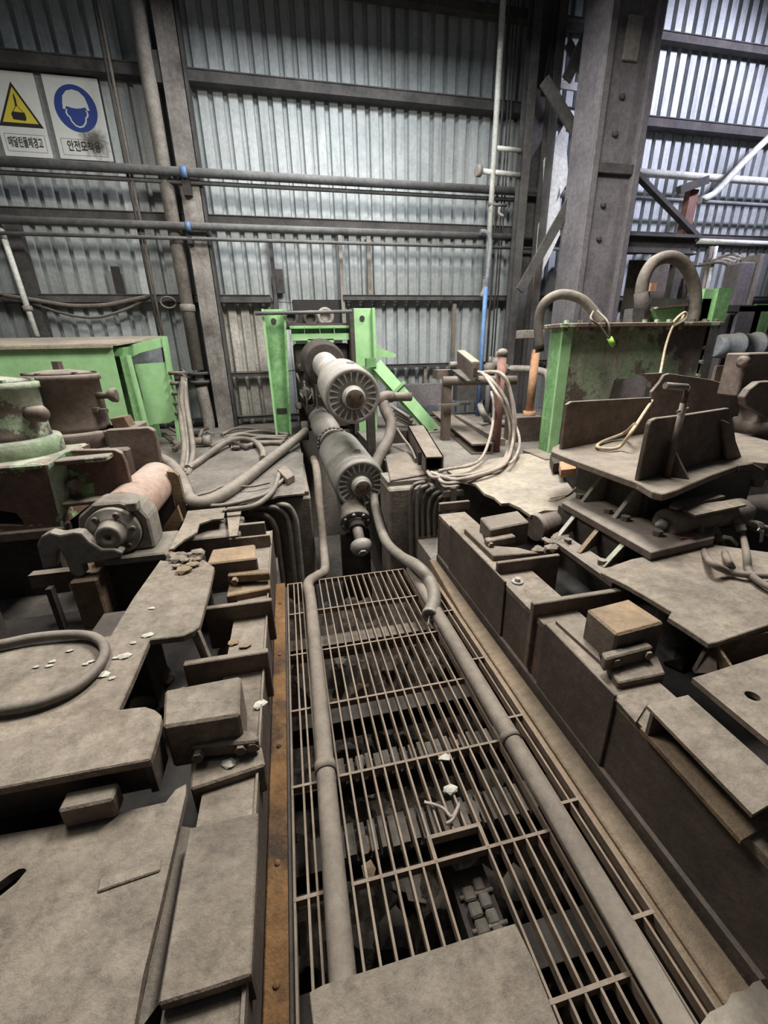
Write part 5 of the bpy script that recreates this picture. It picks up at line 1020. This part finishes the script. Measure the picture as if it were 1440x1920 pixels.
build('clamp_step', MB().prism(poly([(357, 1480), (358, 1428), (490, 1398), (497, 1434)], 0.28), (0, 0, -0.12)), 'deckplate', parent=t, bevel=0.006)
# dusty plates
PA = [(300, 1050), (318, 1052), (345, 1040), (384, 1050), (402, 1063), (392, 1108), (373, 1176), (360, 1184), (342, 1192), (310, 1196), (280, 1199), (268, 1227), (245, 1280), (222, 1330), (250, 1326), (272, 1324), (290, 1330), (303, 1341), (299, 1366), (281, 1424), (140, 1450), (0, 1477), (-520, 1575), (-520, 1320), (60, 1208), (206, 1192), (250, 1120)]
ZA = 0.447
t = thing('bed_cover_plate', Pz(150, 1350, 0.3), 'large dusty cover plate with ragged cut edge on the left bed', 'plate')
build('cover_sheet', MB().prism(poly(PA, ZA), (0, 0, -0.03)), 'deckplate', parent=t, bevel=0.004)
e0, e1 = Pz(281, 1424, ZA - 0.03), Pz(-520, 1575, ZA - 0.03)
build('front_skirt', MB().prism([e0 + Y_ * 0.01, e1 + Y_ * 0.01, e1 - Z_ * 0.125 + Y_ * 0.01, e0 - Z_ * 0.125 + Y_ * 0.01], (0, 0.03, 0)), 'girder', parent=t)
e2 = Pz(300, 1364, ZA - 0.03)
build('side_skirt', MB().prism([e0, e2, e2 - Z_ * 0.13, e0 - Z_ * 0.13], (-0.02, 0, 0)), 'girder', parent=t)
build('skirt_lug', MB().box(*(lambda q: (q.x - 0.06, q.x + 0.07, q.y - 0.035, q.y + 0.02, 0.32, 0.39))(Pz(178, 1520, 0.32))), 'steel', parent=t, bevel=0.006)
build('plate_stay', MB().bar(Pz(366, 1183, ZA - 0.03), Pz(388, 1236, 0.30), 0.012, 0.09), 'ply', parent=t)
for x0, y0 in ((-0.9, 1.35), (-0.80, 1.75), (-0.66, 2.3)):
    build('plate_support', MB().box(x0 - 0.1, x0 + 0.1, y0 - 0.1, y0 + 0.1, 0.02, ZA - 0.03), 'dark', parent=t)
slot = [Pz(50 - 6 * 0 + 22 * math.cos(k * math.pi / 8) - 22, 1642 + 0, 0.32) for k in range(1)]
slot = [Pz(x, y, 0.32) for x, y in ((50, 1632), (46, 1628), (36, 1629), (18, 1640), (-20, 1668), (-24, 1690), (0, 1680), (30, 1656))]
PB = [(-520, 1680), (0, 1566), (155, 1539), (311, 1504), (330, 1480), (349, 1470), (348, 1490), (338, 1534), (300, 1700), (268, 1829), (248, 1945), (235, 2100), (-520, 2400)]
t = thing('near_cover_plate', Pz(150, 1750, 0.29), 'near dusty grey cover plate with a slot at the bottom left corner', 'plate')
build('cover_sheet', MB().holed(poly(PB, 0.32), [slot], (0, 0, -0.025)), 'deckplate', parent=t)
a, b = Pz(185, 1662, 0.322), Pz(302, 1622, 0.322); build('welded_strip', MB().bar(a, b, 0.028, 0.008, up=Z_), 'deckplate', parent=t, bevel=0.003)
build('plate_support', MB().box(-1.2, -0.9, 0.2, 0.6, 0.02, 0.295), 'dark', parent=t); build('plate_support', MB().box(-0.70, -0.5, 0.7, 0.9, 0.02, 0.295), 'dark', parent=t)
t = thing('narrow_cover_plate', Pz(400, 1700, 0.2), 'narrow dusty tan cover plate between near plate and rust rail', 'plate')
build('cover_sheet', MB().prism(poly([(354, 1552), (484, 1522), (482, 1600), (470, 1828), (440, 1838), (380, 1858), (296, 1884)], 0.29), (0, 0, -0.03)), 'deckplate', parent=t, bevel=0.004)
build('front_skirt', MB().prism([Pz(470, 1828, 0.26), Pz(296, 1884, 0.26), Pz(296, 1884, 0.26) - Z_ * 0.10, Pz(470, 1828, 0.26) - Z_ * 0.10], (0, 0.02, 0)), 'dark', parent=t)
build('plate_channel', MB().prism(poly([(333, 1548), (360, 1552), (296, 1885), (255, 1940)], 0.23), (0, 0, -0.15)), 'steel', parent=t)
# torn plates and rubble at the far end
plate('torn_plate', [(352, 958), (423, 951), (419, 972), (398, 974), (374, 982), (369, 998), (345, 1012), (325, 1028), (318, 1030), (343, 981)], 0.44, 0.012, 'deckplate', label='torn dusty plate with ragged edge at the far end of the left bed', cat='plate')
plate('torn_plate', [(425, 961), (452, 957), (445, 1004), (430, 1006)], 0.40, 0.012, 'deckplate', label='small pale torn plate beside the larger torn plate', cat='plate')
build('bed_end_block', MB().box(-0.80, -0.40, 2.75, 3.1, -0.12, 0.36), 'brown', label='brown block under the torn plates at the bed end', cat='block', bevel=0.01)
rnd = random.Random(31)
for i in range(14):
    x = rnd.uniform(318, 372); y = rnd.uniform(1034, 1070)
    q = Pz(x, y, ZA + 0.012); build('rust_flake', clump(MB(), q, rnd.uniform(0.02, 0.045), 200 + i, (1.2, 0.9, 0.45)), ('rust', 'steel', 'deckplate')[i % 3], label='flake of rusty scale piled on the far end of the ragged cover plate', cat='rubble', group='rust flakes on the far end of the cover plate')
for i, (x, y) in enumerate(((160, 1245), (98, 1240), (92, 1248), (190, 1265), (210, 1271), (232, 1230), (218, 1233), (278, 1190), (285, 1140), (130, 1220), (170, 1240), (68, 1250), (250, 1205))):
    big = (i in (3, 5, 7)); q = Pz(x, y, ZA + 0.004)
    build('paint_flake', clump(MB(), q, 0.020 if big else 0.010, 300 + i, (1.5, 0.9, 0.22)), 'pebble', label='pale flake of paint lying on the ragged cover plate near the hose loop', cat='flake', group='pale flakes on the cover plate')
for i, (x, y) in enumerate(((438, 1204), (460, 1210), (430, 1430), (488, 1320))):
    build('scale_flake', clump(MB(), Pz(x, y, ZL + 0.008 if i != 2 else 0.285), 0.022, 330 + i, (1.3, 1, 0.3)), 'rust' if i < 2 else 'pebble', label='flake of scale lying on the left girder', cat='flake', group='flakes on the left girder')
# hose loop on the plate
build('rubber_hose', MB().tube([Pz(-60, 1215, ZA + .03), Pz(0, 1208, ZA + .025), Pz(60, 1196, ZA + .025), (Pz(120, 1190, ZA + .025)), Pz(168, 1192, ZA + .025), Pz(192, 1206, ZA + .025), Pz(196, 1228, ZA + .025), Pz(178, 1258, ZA + .025), Pz(140, 1290, ZA + .025), Pz(90, 1312, ZA + .025), Pz(40, 1325, ZA + .025), Pz(-10, 1332, ZA + .025), Pz(-80, 1342, ZA + .025), Pz(-170, 1340, ZA + .025), Pz(-230, 1310, ZA + .025), Pz(-215, 1262, ZA + .025), Pz(-140, 1232, ZA + .035)], 0.018, 12, 8), 'hose', label='black rubber hose looped on the ragged cover plate', cat='hose')
for i, (x, y) in enumerate(((260, 1310), (230, 1290), (300, 1260), (330, 1300), (425, 1215))):
    q = Pz(x, y, 0.10); build('bed_lump', clump(MB(), V(q.x, q.y, 0.06), 0.06, 350 + i, (1, 1, 0.8)), 'steel', label='lump of scale in the recess beside the large dusty block', cat='rubble', group='lumps in the left bed recess')

# ================================================================== RIGHT BED
ZR = 0.35
t = thing('right_girder', (1.12, 1.3, -0.12), 'long dark brown girder walling the right side of the pit', 'girder')
build('girder_top', MB().box(1.012, 1.22, -0.3, 2.76, ZR - 0.03, ZR), 'deckplate', parent=t)
build('girder_web', MB().box(1.015, 1.035, -0.3, 2.74, -0.12, ZR - 0.03), 'girder', parent=t)
build('girder_flange', MB().box(0.998, 1.02, -0.3, 2.74, -0.12, 0.03), 'girder', parent=t)
build('girder_web', MB().box(1.20, 1.22, -0.3, 2.74, -0.12, ZR - 0.03), 'girder', parent=t)
build('girder_end', MB().box(1.012, 1.22, 2.74, 2.76, -0.12, ZR - 0.03), 'girder', parent=t)
for ya, yb_ in ((1.72, 2.50), (0.93, 1.36)):
    build('girder_cheek', MB().box(1.002, 1.013, ya, yb_, 0.02, ZR + 0.022), 'girder', parent=t, bevel=0.003)
build('bed_floor', MB().box(1.22, 3.6, -0.5, 2.9, -0.12, 0.06), 'void', label='floor of the machine bed right of the girder, shade painted in black', cat='bed')  # near-black floor colour stands in for shade in the right recess
def rrib(pl, pr, zt, dy, label, mt='steel'):
    return build('stiffener_plate', rib(MB(), pl, pr, zt, 0.06 if pr[0] > 1040 else ZR, dy), mt, label=label, cat='plate', bevel=0.004, group='stiffener plates on the right bed')
rrib((826, 946), (880, 938), 0.42, 0.03, 'short upright plate at the far end of the right girder')
rrib((938, 1060), (1046, 1037), 0.42, 0.025, 'upright stiffener plate on the right bed beyond the recess')
rrib((1007, 1138), (1177, 1100), 0.42, 0.03, 'long upright stiffener plate on the right bed behind the orange topped block')
block('wear_block', [(900, 970), (971, 957), (993, 978), (920, 993)], 0.47, 0.16, 'steel', 'dusty brown wear block at the far end of the right bed', group='wear blocks on the right bed')
block('wear_block', [(1100, 1142), (1178, 1122), (1246, 1166), (1157, 1190)], 0.50, 0.16, 'rusttop', 'orange topped wear block on the right bed', group='wear blocks on the right bed')
t = clampbar([(908, 1008), (960, 999), (968, 1005), (914, 1015)], 0.42, 0.05, [(920, 1022)], 'steel', 'dusty clamp at the far end of the right bed')
build('clamp_step', MB().prism(poly([(870, 990), (905, 1000), (912, 1022), (970, 1026), (1010, 1036), (925, 1042)], 0.385), (0, 0, -0.06)), 'steel', parent=t, bevel=0.005)
t = clampbar([(1128, 1222), (1212, 1202), (1226, 1212), (1136, 1236)], 0.44, 0.06, [(1152, 1240), (1212, 1226)], 'steel', 'dusty clamp before the orange topped block on the right bed')
build('clamp_step', MB().prism(poly([(1138, 1246), (1232, 1226), (1248, 1262), (1160, 1280)], 0.38), (0, 0, -0.08)), 'deckplate', parent=t, bevel=0.005)
build('clamp_wedge', MB().prism(poly([(1042, 1164), (1096, 1160), (1122, 1218), (1126, 1240)], 0.365), (0, 0, -0.03)), 'steel', parent=t)
for i, (x, y) in enumerate(((970, 1092),)):
    q = Pz(x, y, ZR); t2 = thing('anchor_bolt', q, 'round washer and bolt on the right girder top', 'bolt')
    build('washer', MB().cyl(q, q + Z_ * 0.01, 0.03, 16), 'machined', parent=t2); build('bolt_head', hexbolt(MB(), q + Z_ * 0.01, Z_, 0.016, 0.016), 'machined', parent=t2)
rnd = random.Random(41)
for i in range(12):
    x = rnd.uniform(1000, 1060); y = rnd.uniform(1005, 1035); q = Pz(x, y, 0.36)
    build('rust_lump', clump(MB(), q, rnd.uniform(0.02, 0.05), 400 + i, (1.2, 1, 0.6)), 'steel', label='lump of brown scale heaped behind the far clamp on the right bed', cat='rubble', group='scale heap on the right bed')
c = Pz(1002, 985, 0.36); build('roller_stub', MB().lathe((c.x, c.y, 0.34), V(1, 0.2, 0), [(0, 0.09), (0.04, 0.10), (0.05, 0.085), (0.3, 0.085)], 20), 'brown', label='dark roller stub under the edge of the plywood sheet', cat='roller')
for i, (x, y) in enumerate(((990, 1062), (1200, 1275), (1265, 1230))):
    q = Pz(x, y, 0.10); build('bed_lump', clump(MB(), V(q.x, q.y, 0.10), 0.07, 420 + i, (1, 1, 0.7)), 'dark', label='dark lump in the recess of the right bed', cat='rubble', group='lumps in the right bed recess')
# right deck plates
ZD = 0.47
t = thing('right_cover_plate', Pz(1320, 1120, 0.2), 'large dusty cover plate with stepped edge on the right bed', 'plate')
build('cover_sheet', MB().prism(poly([(1126, 1073), (1150, 1060), (1184, 1048), (1330, 1020), (1620, 1060), (1620, 1140), (1440, 1172), (1345, 1204), (1330, 1207), (1290, 1180), (1253, 1157), (1260, 1147), (1215, 1120), (1177, 1098)], ZD), (0, 0, -0.025)), 'deckplate', parent=t, bevel=0.003)
e0, e1 = Pz(1342, 1205, ZD - 0.025), Pz(1620, 1118, ZD - 0.025); e1 = V(e1.x, e0.y, e0.z)
build('front_skirt', MB().prism([e0, e1, e1 - Z_ * 0.12, e0 - Z_ * 0.12], (0, 0.02, 0)), 'rust', parent=t)
build('side_skirt', MB().prism([Pz(1332, 1207, ZD - 0.025), Pz(1342, 1205, ZD - 0.025), Px(1345, 1262, Pz(1342, 1205, ZD).x), Px(1302, 1262, Pz(1332, 1207, ZD).x)], (0.01, 0.02, 0)), 'brown', parent=t)
g0 = Pz(1341, 1208, ZD - 0.02); build('gusset', MB().prism([g0, V(g0.x, g0.y, g0.z - 0.10), V(g0.x + 0.01, g0.y - 0.16, g0.z - 0.11)], (0.012, 0, 0)), 'rust', parent=t)
build('plate_support', MB().box(1.75, 1.95, 1.3, 1.5, 0.06, ZD - 0.025), 'dark', parent=t); build('plate_support', MB().box(2.4, 2.6, 1.2, 1.4, 0.06, ZD - 0.025), 'dark', parent=t)
ZH = 0.43
hc = Pz(1411, 1305, ZH); hl = [hc + V(0.021 * math.cos(k * math.pi / 8), 0.021 * math.sin(k * math.pi / 8), 0) for k in range(16)]
t = thing('holed_plate', Pz(1400, 1330, 0.2), 'pale dusty plate with one round hole at the right edge', 'plate')
build('plate_sheet', MB().holed(poly([(1298, 1271), (1332, 1261), (1440, 1226), (1640, 1180), (1700, 1500), (1520, 1440), (1440, 1388)], ZH), [hl], (0, 0, -0.02)), 'deckplate', parent=t)
build('plate_support', MB().box(1.75, 1.9, 0.7, 0.85, 0.06, ZH - 0.02), 'dark', parent=t); build('plate_support', MB().box(1.9, 2.1, 1.0, 1.15, 0.06, ZH - 0.02), 'dark', parent=t)
ZC = 0.46
c0, c1 = Pz(1212, 1322, ZC), Pz(1411, 1527, ZC); c2, c3 = Pz(1290, 1303, ZC), Pz(1490, 1480, ZC)
xl = (c0.x + c1.x) / 2; xr_ = (c2.x + c3.x) / 2
t = thing('box_channel', (xl + 0.1, 0.8, 0.35), 'open sided steel channel with dusty top at the lower right', 'channel')
build('channel_top', MB().prism([c0, c2, c3, c1], (0, 0, -0.012)), 'deckplate', parent=t)
o_ = V(0, 0, -0.094)
build('channel_bottom', MB().prism([c0 + o_, c2 + o_, c3 + o_, c1 + o_], (0, 0, -0.014)), 'rust', parent=t)
build('channel_web', MB().prism([q - Z_ * 0.012 for q in (c0.lerp(c2, 0.7), c0.lerp(c2, 0.8), c1.lerp(c3, 0.8), c1.lerp(c3, 0.7))], (0, 0, -0.082)), 'rust', parent=t)
build('channel_end', MB().prism([q + V(0, -0.03, -0.0125) for q in (c0, c2, c2 + o_ * 0.86, c0 + o_ * 0.86)], (0, 0.012, 0)), 'brown', parent=t)
plate('girder_pad', [(1150, 1306), (1200, 1296), (1215, 1318), (1192, 1354)], ZR + 0.008, 0.008, 'deckplate', label='pale pad plate on the right girder beyond the open channel', cat='plate')

# ------------------------------------------------------------------ right machine: plate table on a frame
ZT = 0.80
t = thing('plate_table', (2.2, 2.2, 0.35), 'heavy steel plate table with upright plates at the right', 'table')
TP = [(1034, 846), (1036, 838), (1052, 831), (1221, 806), (1330, 798), (1480, 836), (1480, 866), (1440, 868), (1416, 866), (1392, 870), (1330, 892), (1268, 919), (1244, 926), (1224, 922), (1195, 905), (1130, 882), (1060, 857)]
build('table_top', MB().prism(poly(TP, ZT), (0, 0, -0.04)), 'steel', parent=t, bevel=0.005)
def upright(b0, b1, tops, th, name='upright_plate', mt='steel', zb=ZT):
    B0, B1 = Pz(*b0, zb), Pz(*b1, zb); n = (B1 - B0).cross(Z_).normalized()
    out = []
    for (x, y) in tops:                           # intersect the pixel ray with the vertical plane through B0, B1
        r = ray(x, y); k = (B0 - EYE).dot(n) / r.dot(n); out.append(EYE + r * k)
    if n.y < 0: n = -n
    return build(name, MB().prism([B0, B1] + out, n * th), mt, parent=t, bevel=0.004)
upright((1053, 843), (1222, 810), [(1222, 745), (1145, 749), (1072, 753), (1064, 758)], 0.025)
upright((1224, 812), (1395, 845), [(1402, 730), (1326, 710), (1252, 700), (1244, 704), (1236, 720), (1226, 724), (1222, 716), (1212, 702), (1214, 699), (1236, 700)], 0.03) if False else None
yU = Pz(1222, 808, ZT).y
build('upright_plate', MB().prism([Py(x, y, yU) for x, y in ((1222, 812), (1222, 735), (1238, 716), (1246, 703), (1256, 700), (1330, 711), (1402, 731), (1396, 800), (1392, 830))], (0, 0.03, 0)), 'brown', parent=t, bevel=0.004)
build('hook_ear', MB().prism([Py(x, y, yU + 0.06) for x, y in ((1212, 701), (1246, 699), (1246, 706), (1236, 716), (1228, 728), (1220, 726), (1222, 714), (1214, 706))], (0, 0.04, 0)), 'steel', parent=t)
upright((1197, 902), (1384, 852), [(1372, 772), (1367, 765), (1290, 777), (1232, 784), (1223, 788), (1219, 796)], 0.025)
def gus(pts, th):
    P = [Pz(*pts[0], ZT), Pz(*pts[1], ZT)]; n = (P[1] - P[0]).cross(Z_).normalized()
    out = []
    for (x, y) in pts[2:]:
        r = ray(x, y); k = (P[0] - EYE).dot(n) / r.dot(n); out.append(EYE + r * k)
    build('gusset', MB().prism(P + out, n * th), 'steel', parent=t, bevel=0.004)
gus([(1240, 889), (1294, 898), (1254, 816), (1246, 812)], 0.022); gus([(1356, 862), (1384, 855), (1360, 792), (1350, 787)], 0.022)
q0 = Pz(1266, 894, ZT); yj = q0.y
jb, jt = Py(1264, 835, yj), Py(1263, 757, yj)
build('screw_tube', MB().cyl((jb.x, yj, ZT), (jb.x, yj, jt.z), 0.017, 14), 'brown', parent=t)
zt2 = Py(1262, 726, yj).z; build('screw_stem', MB().cyl((jb.x, yj, jt.z), (jb.x, yj, zt2), 0.013, 10), 'brown', parent=t)
build('tee_handle', MB().cyl(Py(1247, 723, yj), Py(1288, 726, yj), 0.017, 12), 'machdark', parent=t)
build('lock_pin', MB().cyl(Py(1269, 772, yj), Py(1290, 766, yj), 0.008, 8), 'machdark', parent=t)
# hooked end of the table and support frame
build('end_hook', MB().prism([Py(x, y, Pz(1400, 872, ZT).y) for x, y in ((1388, 872), (1412, 868), (1434, 880), (1438, 896), (1430, 914), (1416, 914), (1414, 900), (1402, 894), (1396, 908), (1380, 920), (1352, 926), (1374, 906))], (0, 0.05, 0)), 'steel', parent=t, bevel=0.006)
build('table_column', MB().box(2.02, 2.75, 1.95, 2.6, 0.52, ZT - 0.04), 'dark', parent=t)
for y0 in (2.0, 2.3): build('column_rib', MB().prism([(2.02, y0, ZT - 0.05), (2.02, y0, 0.52), (1.86, y0, 0.52)], (0, 0.03, 0)), 'machdark', parent=t)
bfl = build('base_flange', MB().prism(poly([(1054, 942), (1092, 926), (1180, 900), (1340, 960), (1340, 1008), (1222, 1036)], 0.52), (0, 0, -0.045)), 'brown', parent=t, bevel=0.004)
for (x, y) in ((1086, 934), (1140, 962), (1172, 976), (1232, 1004)):
    build('flange_nut', hexbolt(MB(), Pz(x, y, 0.52), Z_, 0.026, 0.03), 'brown', parent=bfl)
build('base_core', MB().box(1.75, 2.6, 1.8, 2.4, 0.06, 0.475), 'dark', parent=t)
BZ = 0.37
bch = build('base_channel', MB().prism(poly([(1044, 1016), (1066, 1006), (1172, 1074), (1150, 1092)], BZ), (0, 0, -0.05)), 'brown', parent=t, bevel=0.004)
build('base_channel_lip', MB().prism(poly([(1044, 1018), (1050, 1014), (1152, 1086), (1148, 1092)], BZ + 0.008), (0, 0, -0.03)), 'brown', parent=t)
for i, (a_, b_) in enumerate((((1082, 966), (1048, 1008)), ((1126, 992), (1088, 1038)), ((1174, 1020), (1133, 1064)))):
    u, l_ = Pz(*a_, 0.475), Pz(*b_, BZ)
    build('base_rib', MB().prism([u, l_, V(u.x, u.y, BZ)], (0, 0.022, 0)), 'steel', parent=t)
    build('rib_edge', MB().bar(u + V(-0.004, 0.011, 0.0), l_ + V(-0.004, 0.011, 0.0), 0.03, 0.008, up=(u - l_).cross(Y_)), ('machined', 'rust', 'greenchip')[i], parent=t)
for (x, y) in ((1064, 1018), (1128, 1058)): build('anchor_nut', hexbolt(MB(), Pz(x, y, BZ), Z_, 0.024, 0.028), 'brown', parent=bch)
# hydraulic cylinder
t = thing('hydraulic_cylinder', (2.3, 1.82, 0.42), 'brown hydraulic cylinder with hose fittings below the plate table', 'cylinder')
ca, cbx = Pz(1246, 982, 0.56), Pz(1402, 957, 0.56); dcy = (cbx - ca).normalized()
build('cylinder_barrel', MB().lathe(ca, dcy, [(0, 0.066), (0.0, 0.078), (0.012, 0.084), (0.10, 0.084), (0.105, 0.07), (0.48, 0.07), (0.485, 0.08), (0.57, 0.08), (0.58, 0.05), (0.64, 0.04), (0.65, 0)], 28), 'graypipe', parent=t)
build('end_nut', MB().lathe(ca, -dcy, [(0, 0.03), (0.02, 0.03), (0.02, 0.02), (0.05, 0.018), (0.055, 0)], 10), 'machined', parent=t)
build('cylinder_foot', MB().box(ca.x + 0.12, ca.x + 0.3, ca.y - 0.05, ca.y + 0.05, 0.44, 0.51), 'dark', parent=t)
plate('loose_strip', [(1280, 955), (1300, 946), (1380, 936), (1400, 946), (1304, 966)], 0.655, 0.012, 'deckplate', label='pale loose strip of plate resting on the hydraulic cylinder', cat='plate')
plate('loose_strip', [(1255, 948), (1262, 940), (1340, 924), (1360, 930), (1270, 952)], 0.665, 0.015, 'steel', label='dark dusty strip of plate behind the pale one over the cylinder', cat='plate')
yv = ca.y - 0.03
hs = [([(1310, 984), (1313, 1005), (1318, 1028), (1332, 1054), (1365, 1071), (1405, 1078), (1460, 1080)], 'first'), ([(1336, 988), (1346, 1005), (1356, 1028), (1364, 1050), (1372, 1064)], 'second'), ([(1374, 972), (1386, 985), (1394, 1010), (1400, 1040), (1403, 1068), (1420, 1088), (1460, 1110)], 'third'), ([(1398, 976), (1415, 984), (1445, 992), (1480, 1000)], 'fourth')]
for i, (pts, nm) in enumerate(hs):
    P_ = []
    for k, (x, y) in enumerate(pts): P_.append(Py(x, y, yv - 0.10 * k / 2) if k < 3 else Pz(x, y, ZD + 0.03 + (0.04 if k == 3 else 0)))
    if i == 3: P_ = [Py(x, y, yv - 0.02 * k) for k, (x, y) in enumerate(pts)]
    t = thing('hydraulic_hose', P_[0] - Z_ * 0.05, 'grey hydraulic hose, %s from the left on the brown cylinder' % nm, 'hose', 'hoses on the hydraulic cylinder')
    build('hose_body', MB().tube(P_[1:], 0.016, 12, 6), 'graypipe', parent=t)
    hf_ = build('hose_fitting', MB().tube([P_[0] + Y_ * 0.06, P_[0], P_[1], P_[1].lerp(P_[2], 0.4)], 0.022, 8, 4), 'graypipe', parent=t)
    build('fitting_nut', MB().lathe(P_[1], (P_[2] - P_[1]), [(0, 0.028), (0.035, 0.028)], 6, smooth=False), 'graypipe', parent=hf_)
    if i != 2:
        le = {0: ((1309, 1008), (1292, 1012), (1276, 1010)), 1: ((1356, 1006), (1370, 1009), (1383, 1022)), 3: ((1422, 992), (1429, 996), (1427, 1016))}[i]
        Q_ = [Py(x, y, yv - 0.1) for x, y in le]; build('valve_lever', MB().bar(Q_[0], Q_[1], 0.006, 0.018).bar(Q_[1], Q_[2], 0.006, 0.018), 'redlever' if i == 0 else 'lever', parent=hf_)
# round housing and plates at the right edge
c = Py(1436, 760, 2.75)
t = thing('screw_housing', (c.x, c.y, 0.4), 'brown round screw housing cut by the right picture edge', 'housing')
build('housing_drum', MB().lathe((c.x + 0.02, c.y, 0.80), Z_, [(0, 0.20), (0.10, 0.20), (0.10, 0.17), (0.22, 0.17), (0.22, 0.19), (0.27, 0.19), (0.28, 0.12)], 30), 'brown', parent=t)
build('housing_post', fr(1404, 662, 1450, 740, c.y, 0.18), 'brown', parent=t, bevel=0.01)
kk = Py(1404, 678, c.y); build('post_knob', MB().lathe(kk, -X_, [(0, 0.02), (0.03, 0.02), (0.03, 0.04), (0.07, 0.045), (0.08, 0.02)], 12), 'brown', parent=t)
build('housing_base', MB().box(c.x - 0.2, c.x + 0.5, c.y - 0.1, c.y + 0.4, 0.4, 0.80), 'dark', parent=t)
build('housing_bracket', MB().prism([Py(x, y, c.y - 0.12) for x, y in ((1396, 745), (1406, 730), (1424, 716), (1450, 714), (1450, 790), (1398, 760))], (0, 0.06, 0)), 'brown', parent=t, bevel=0.006)
t = thing('side_bench', Py(1380, 800, 3.3), 'reddish brown bench plate between the green tank and the screw housing', 'bench')
build('bench_back', fr(1345, 686, 1432, 722, 3.3, 0.03), 'brown', parent=t); build('bench_top', fr(1340, 722, 1440, 728, 3.05, 0.3), 'steel', parent=t)
build('bench_leg', MB().box(Py(1380, 760, 3.2).x - 0.1, Py(1380, 760, 3.2).x + 0.4, 3.15, 3.25, 0.0, Py(1380, 728, 3.2).z), 'dark', parent=t)
build('bench_coil', MB().tube([Py(x, y, 3.0) for x, y in ((1362, 722), (1370, 714), (1382, 712), (1388, 718), (1384, 726), (1376, 718))], 0.012, 8, 5), 'cable', parent=t)
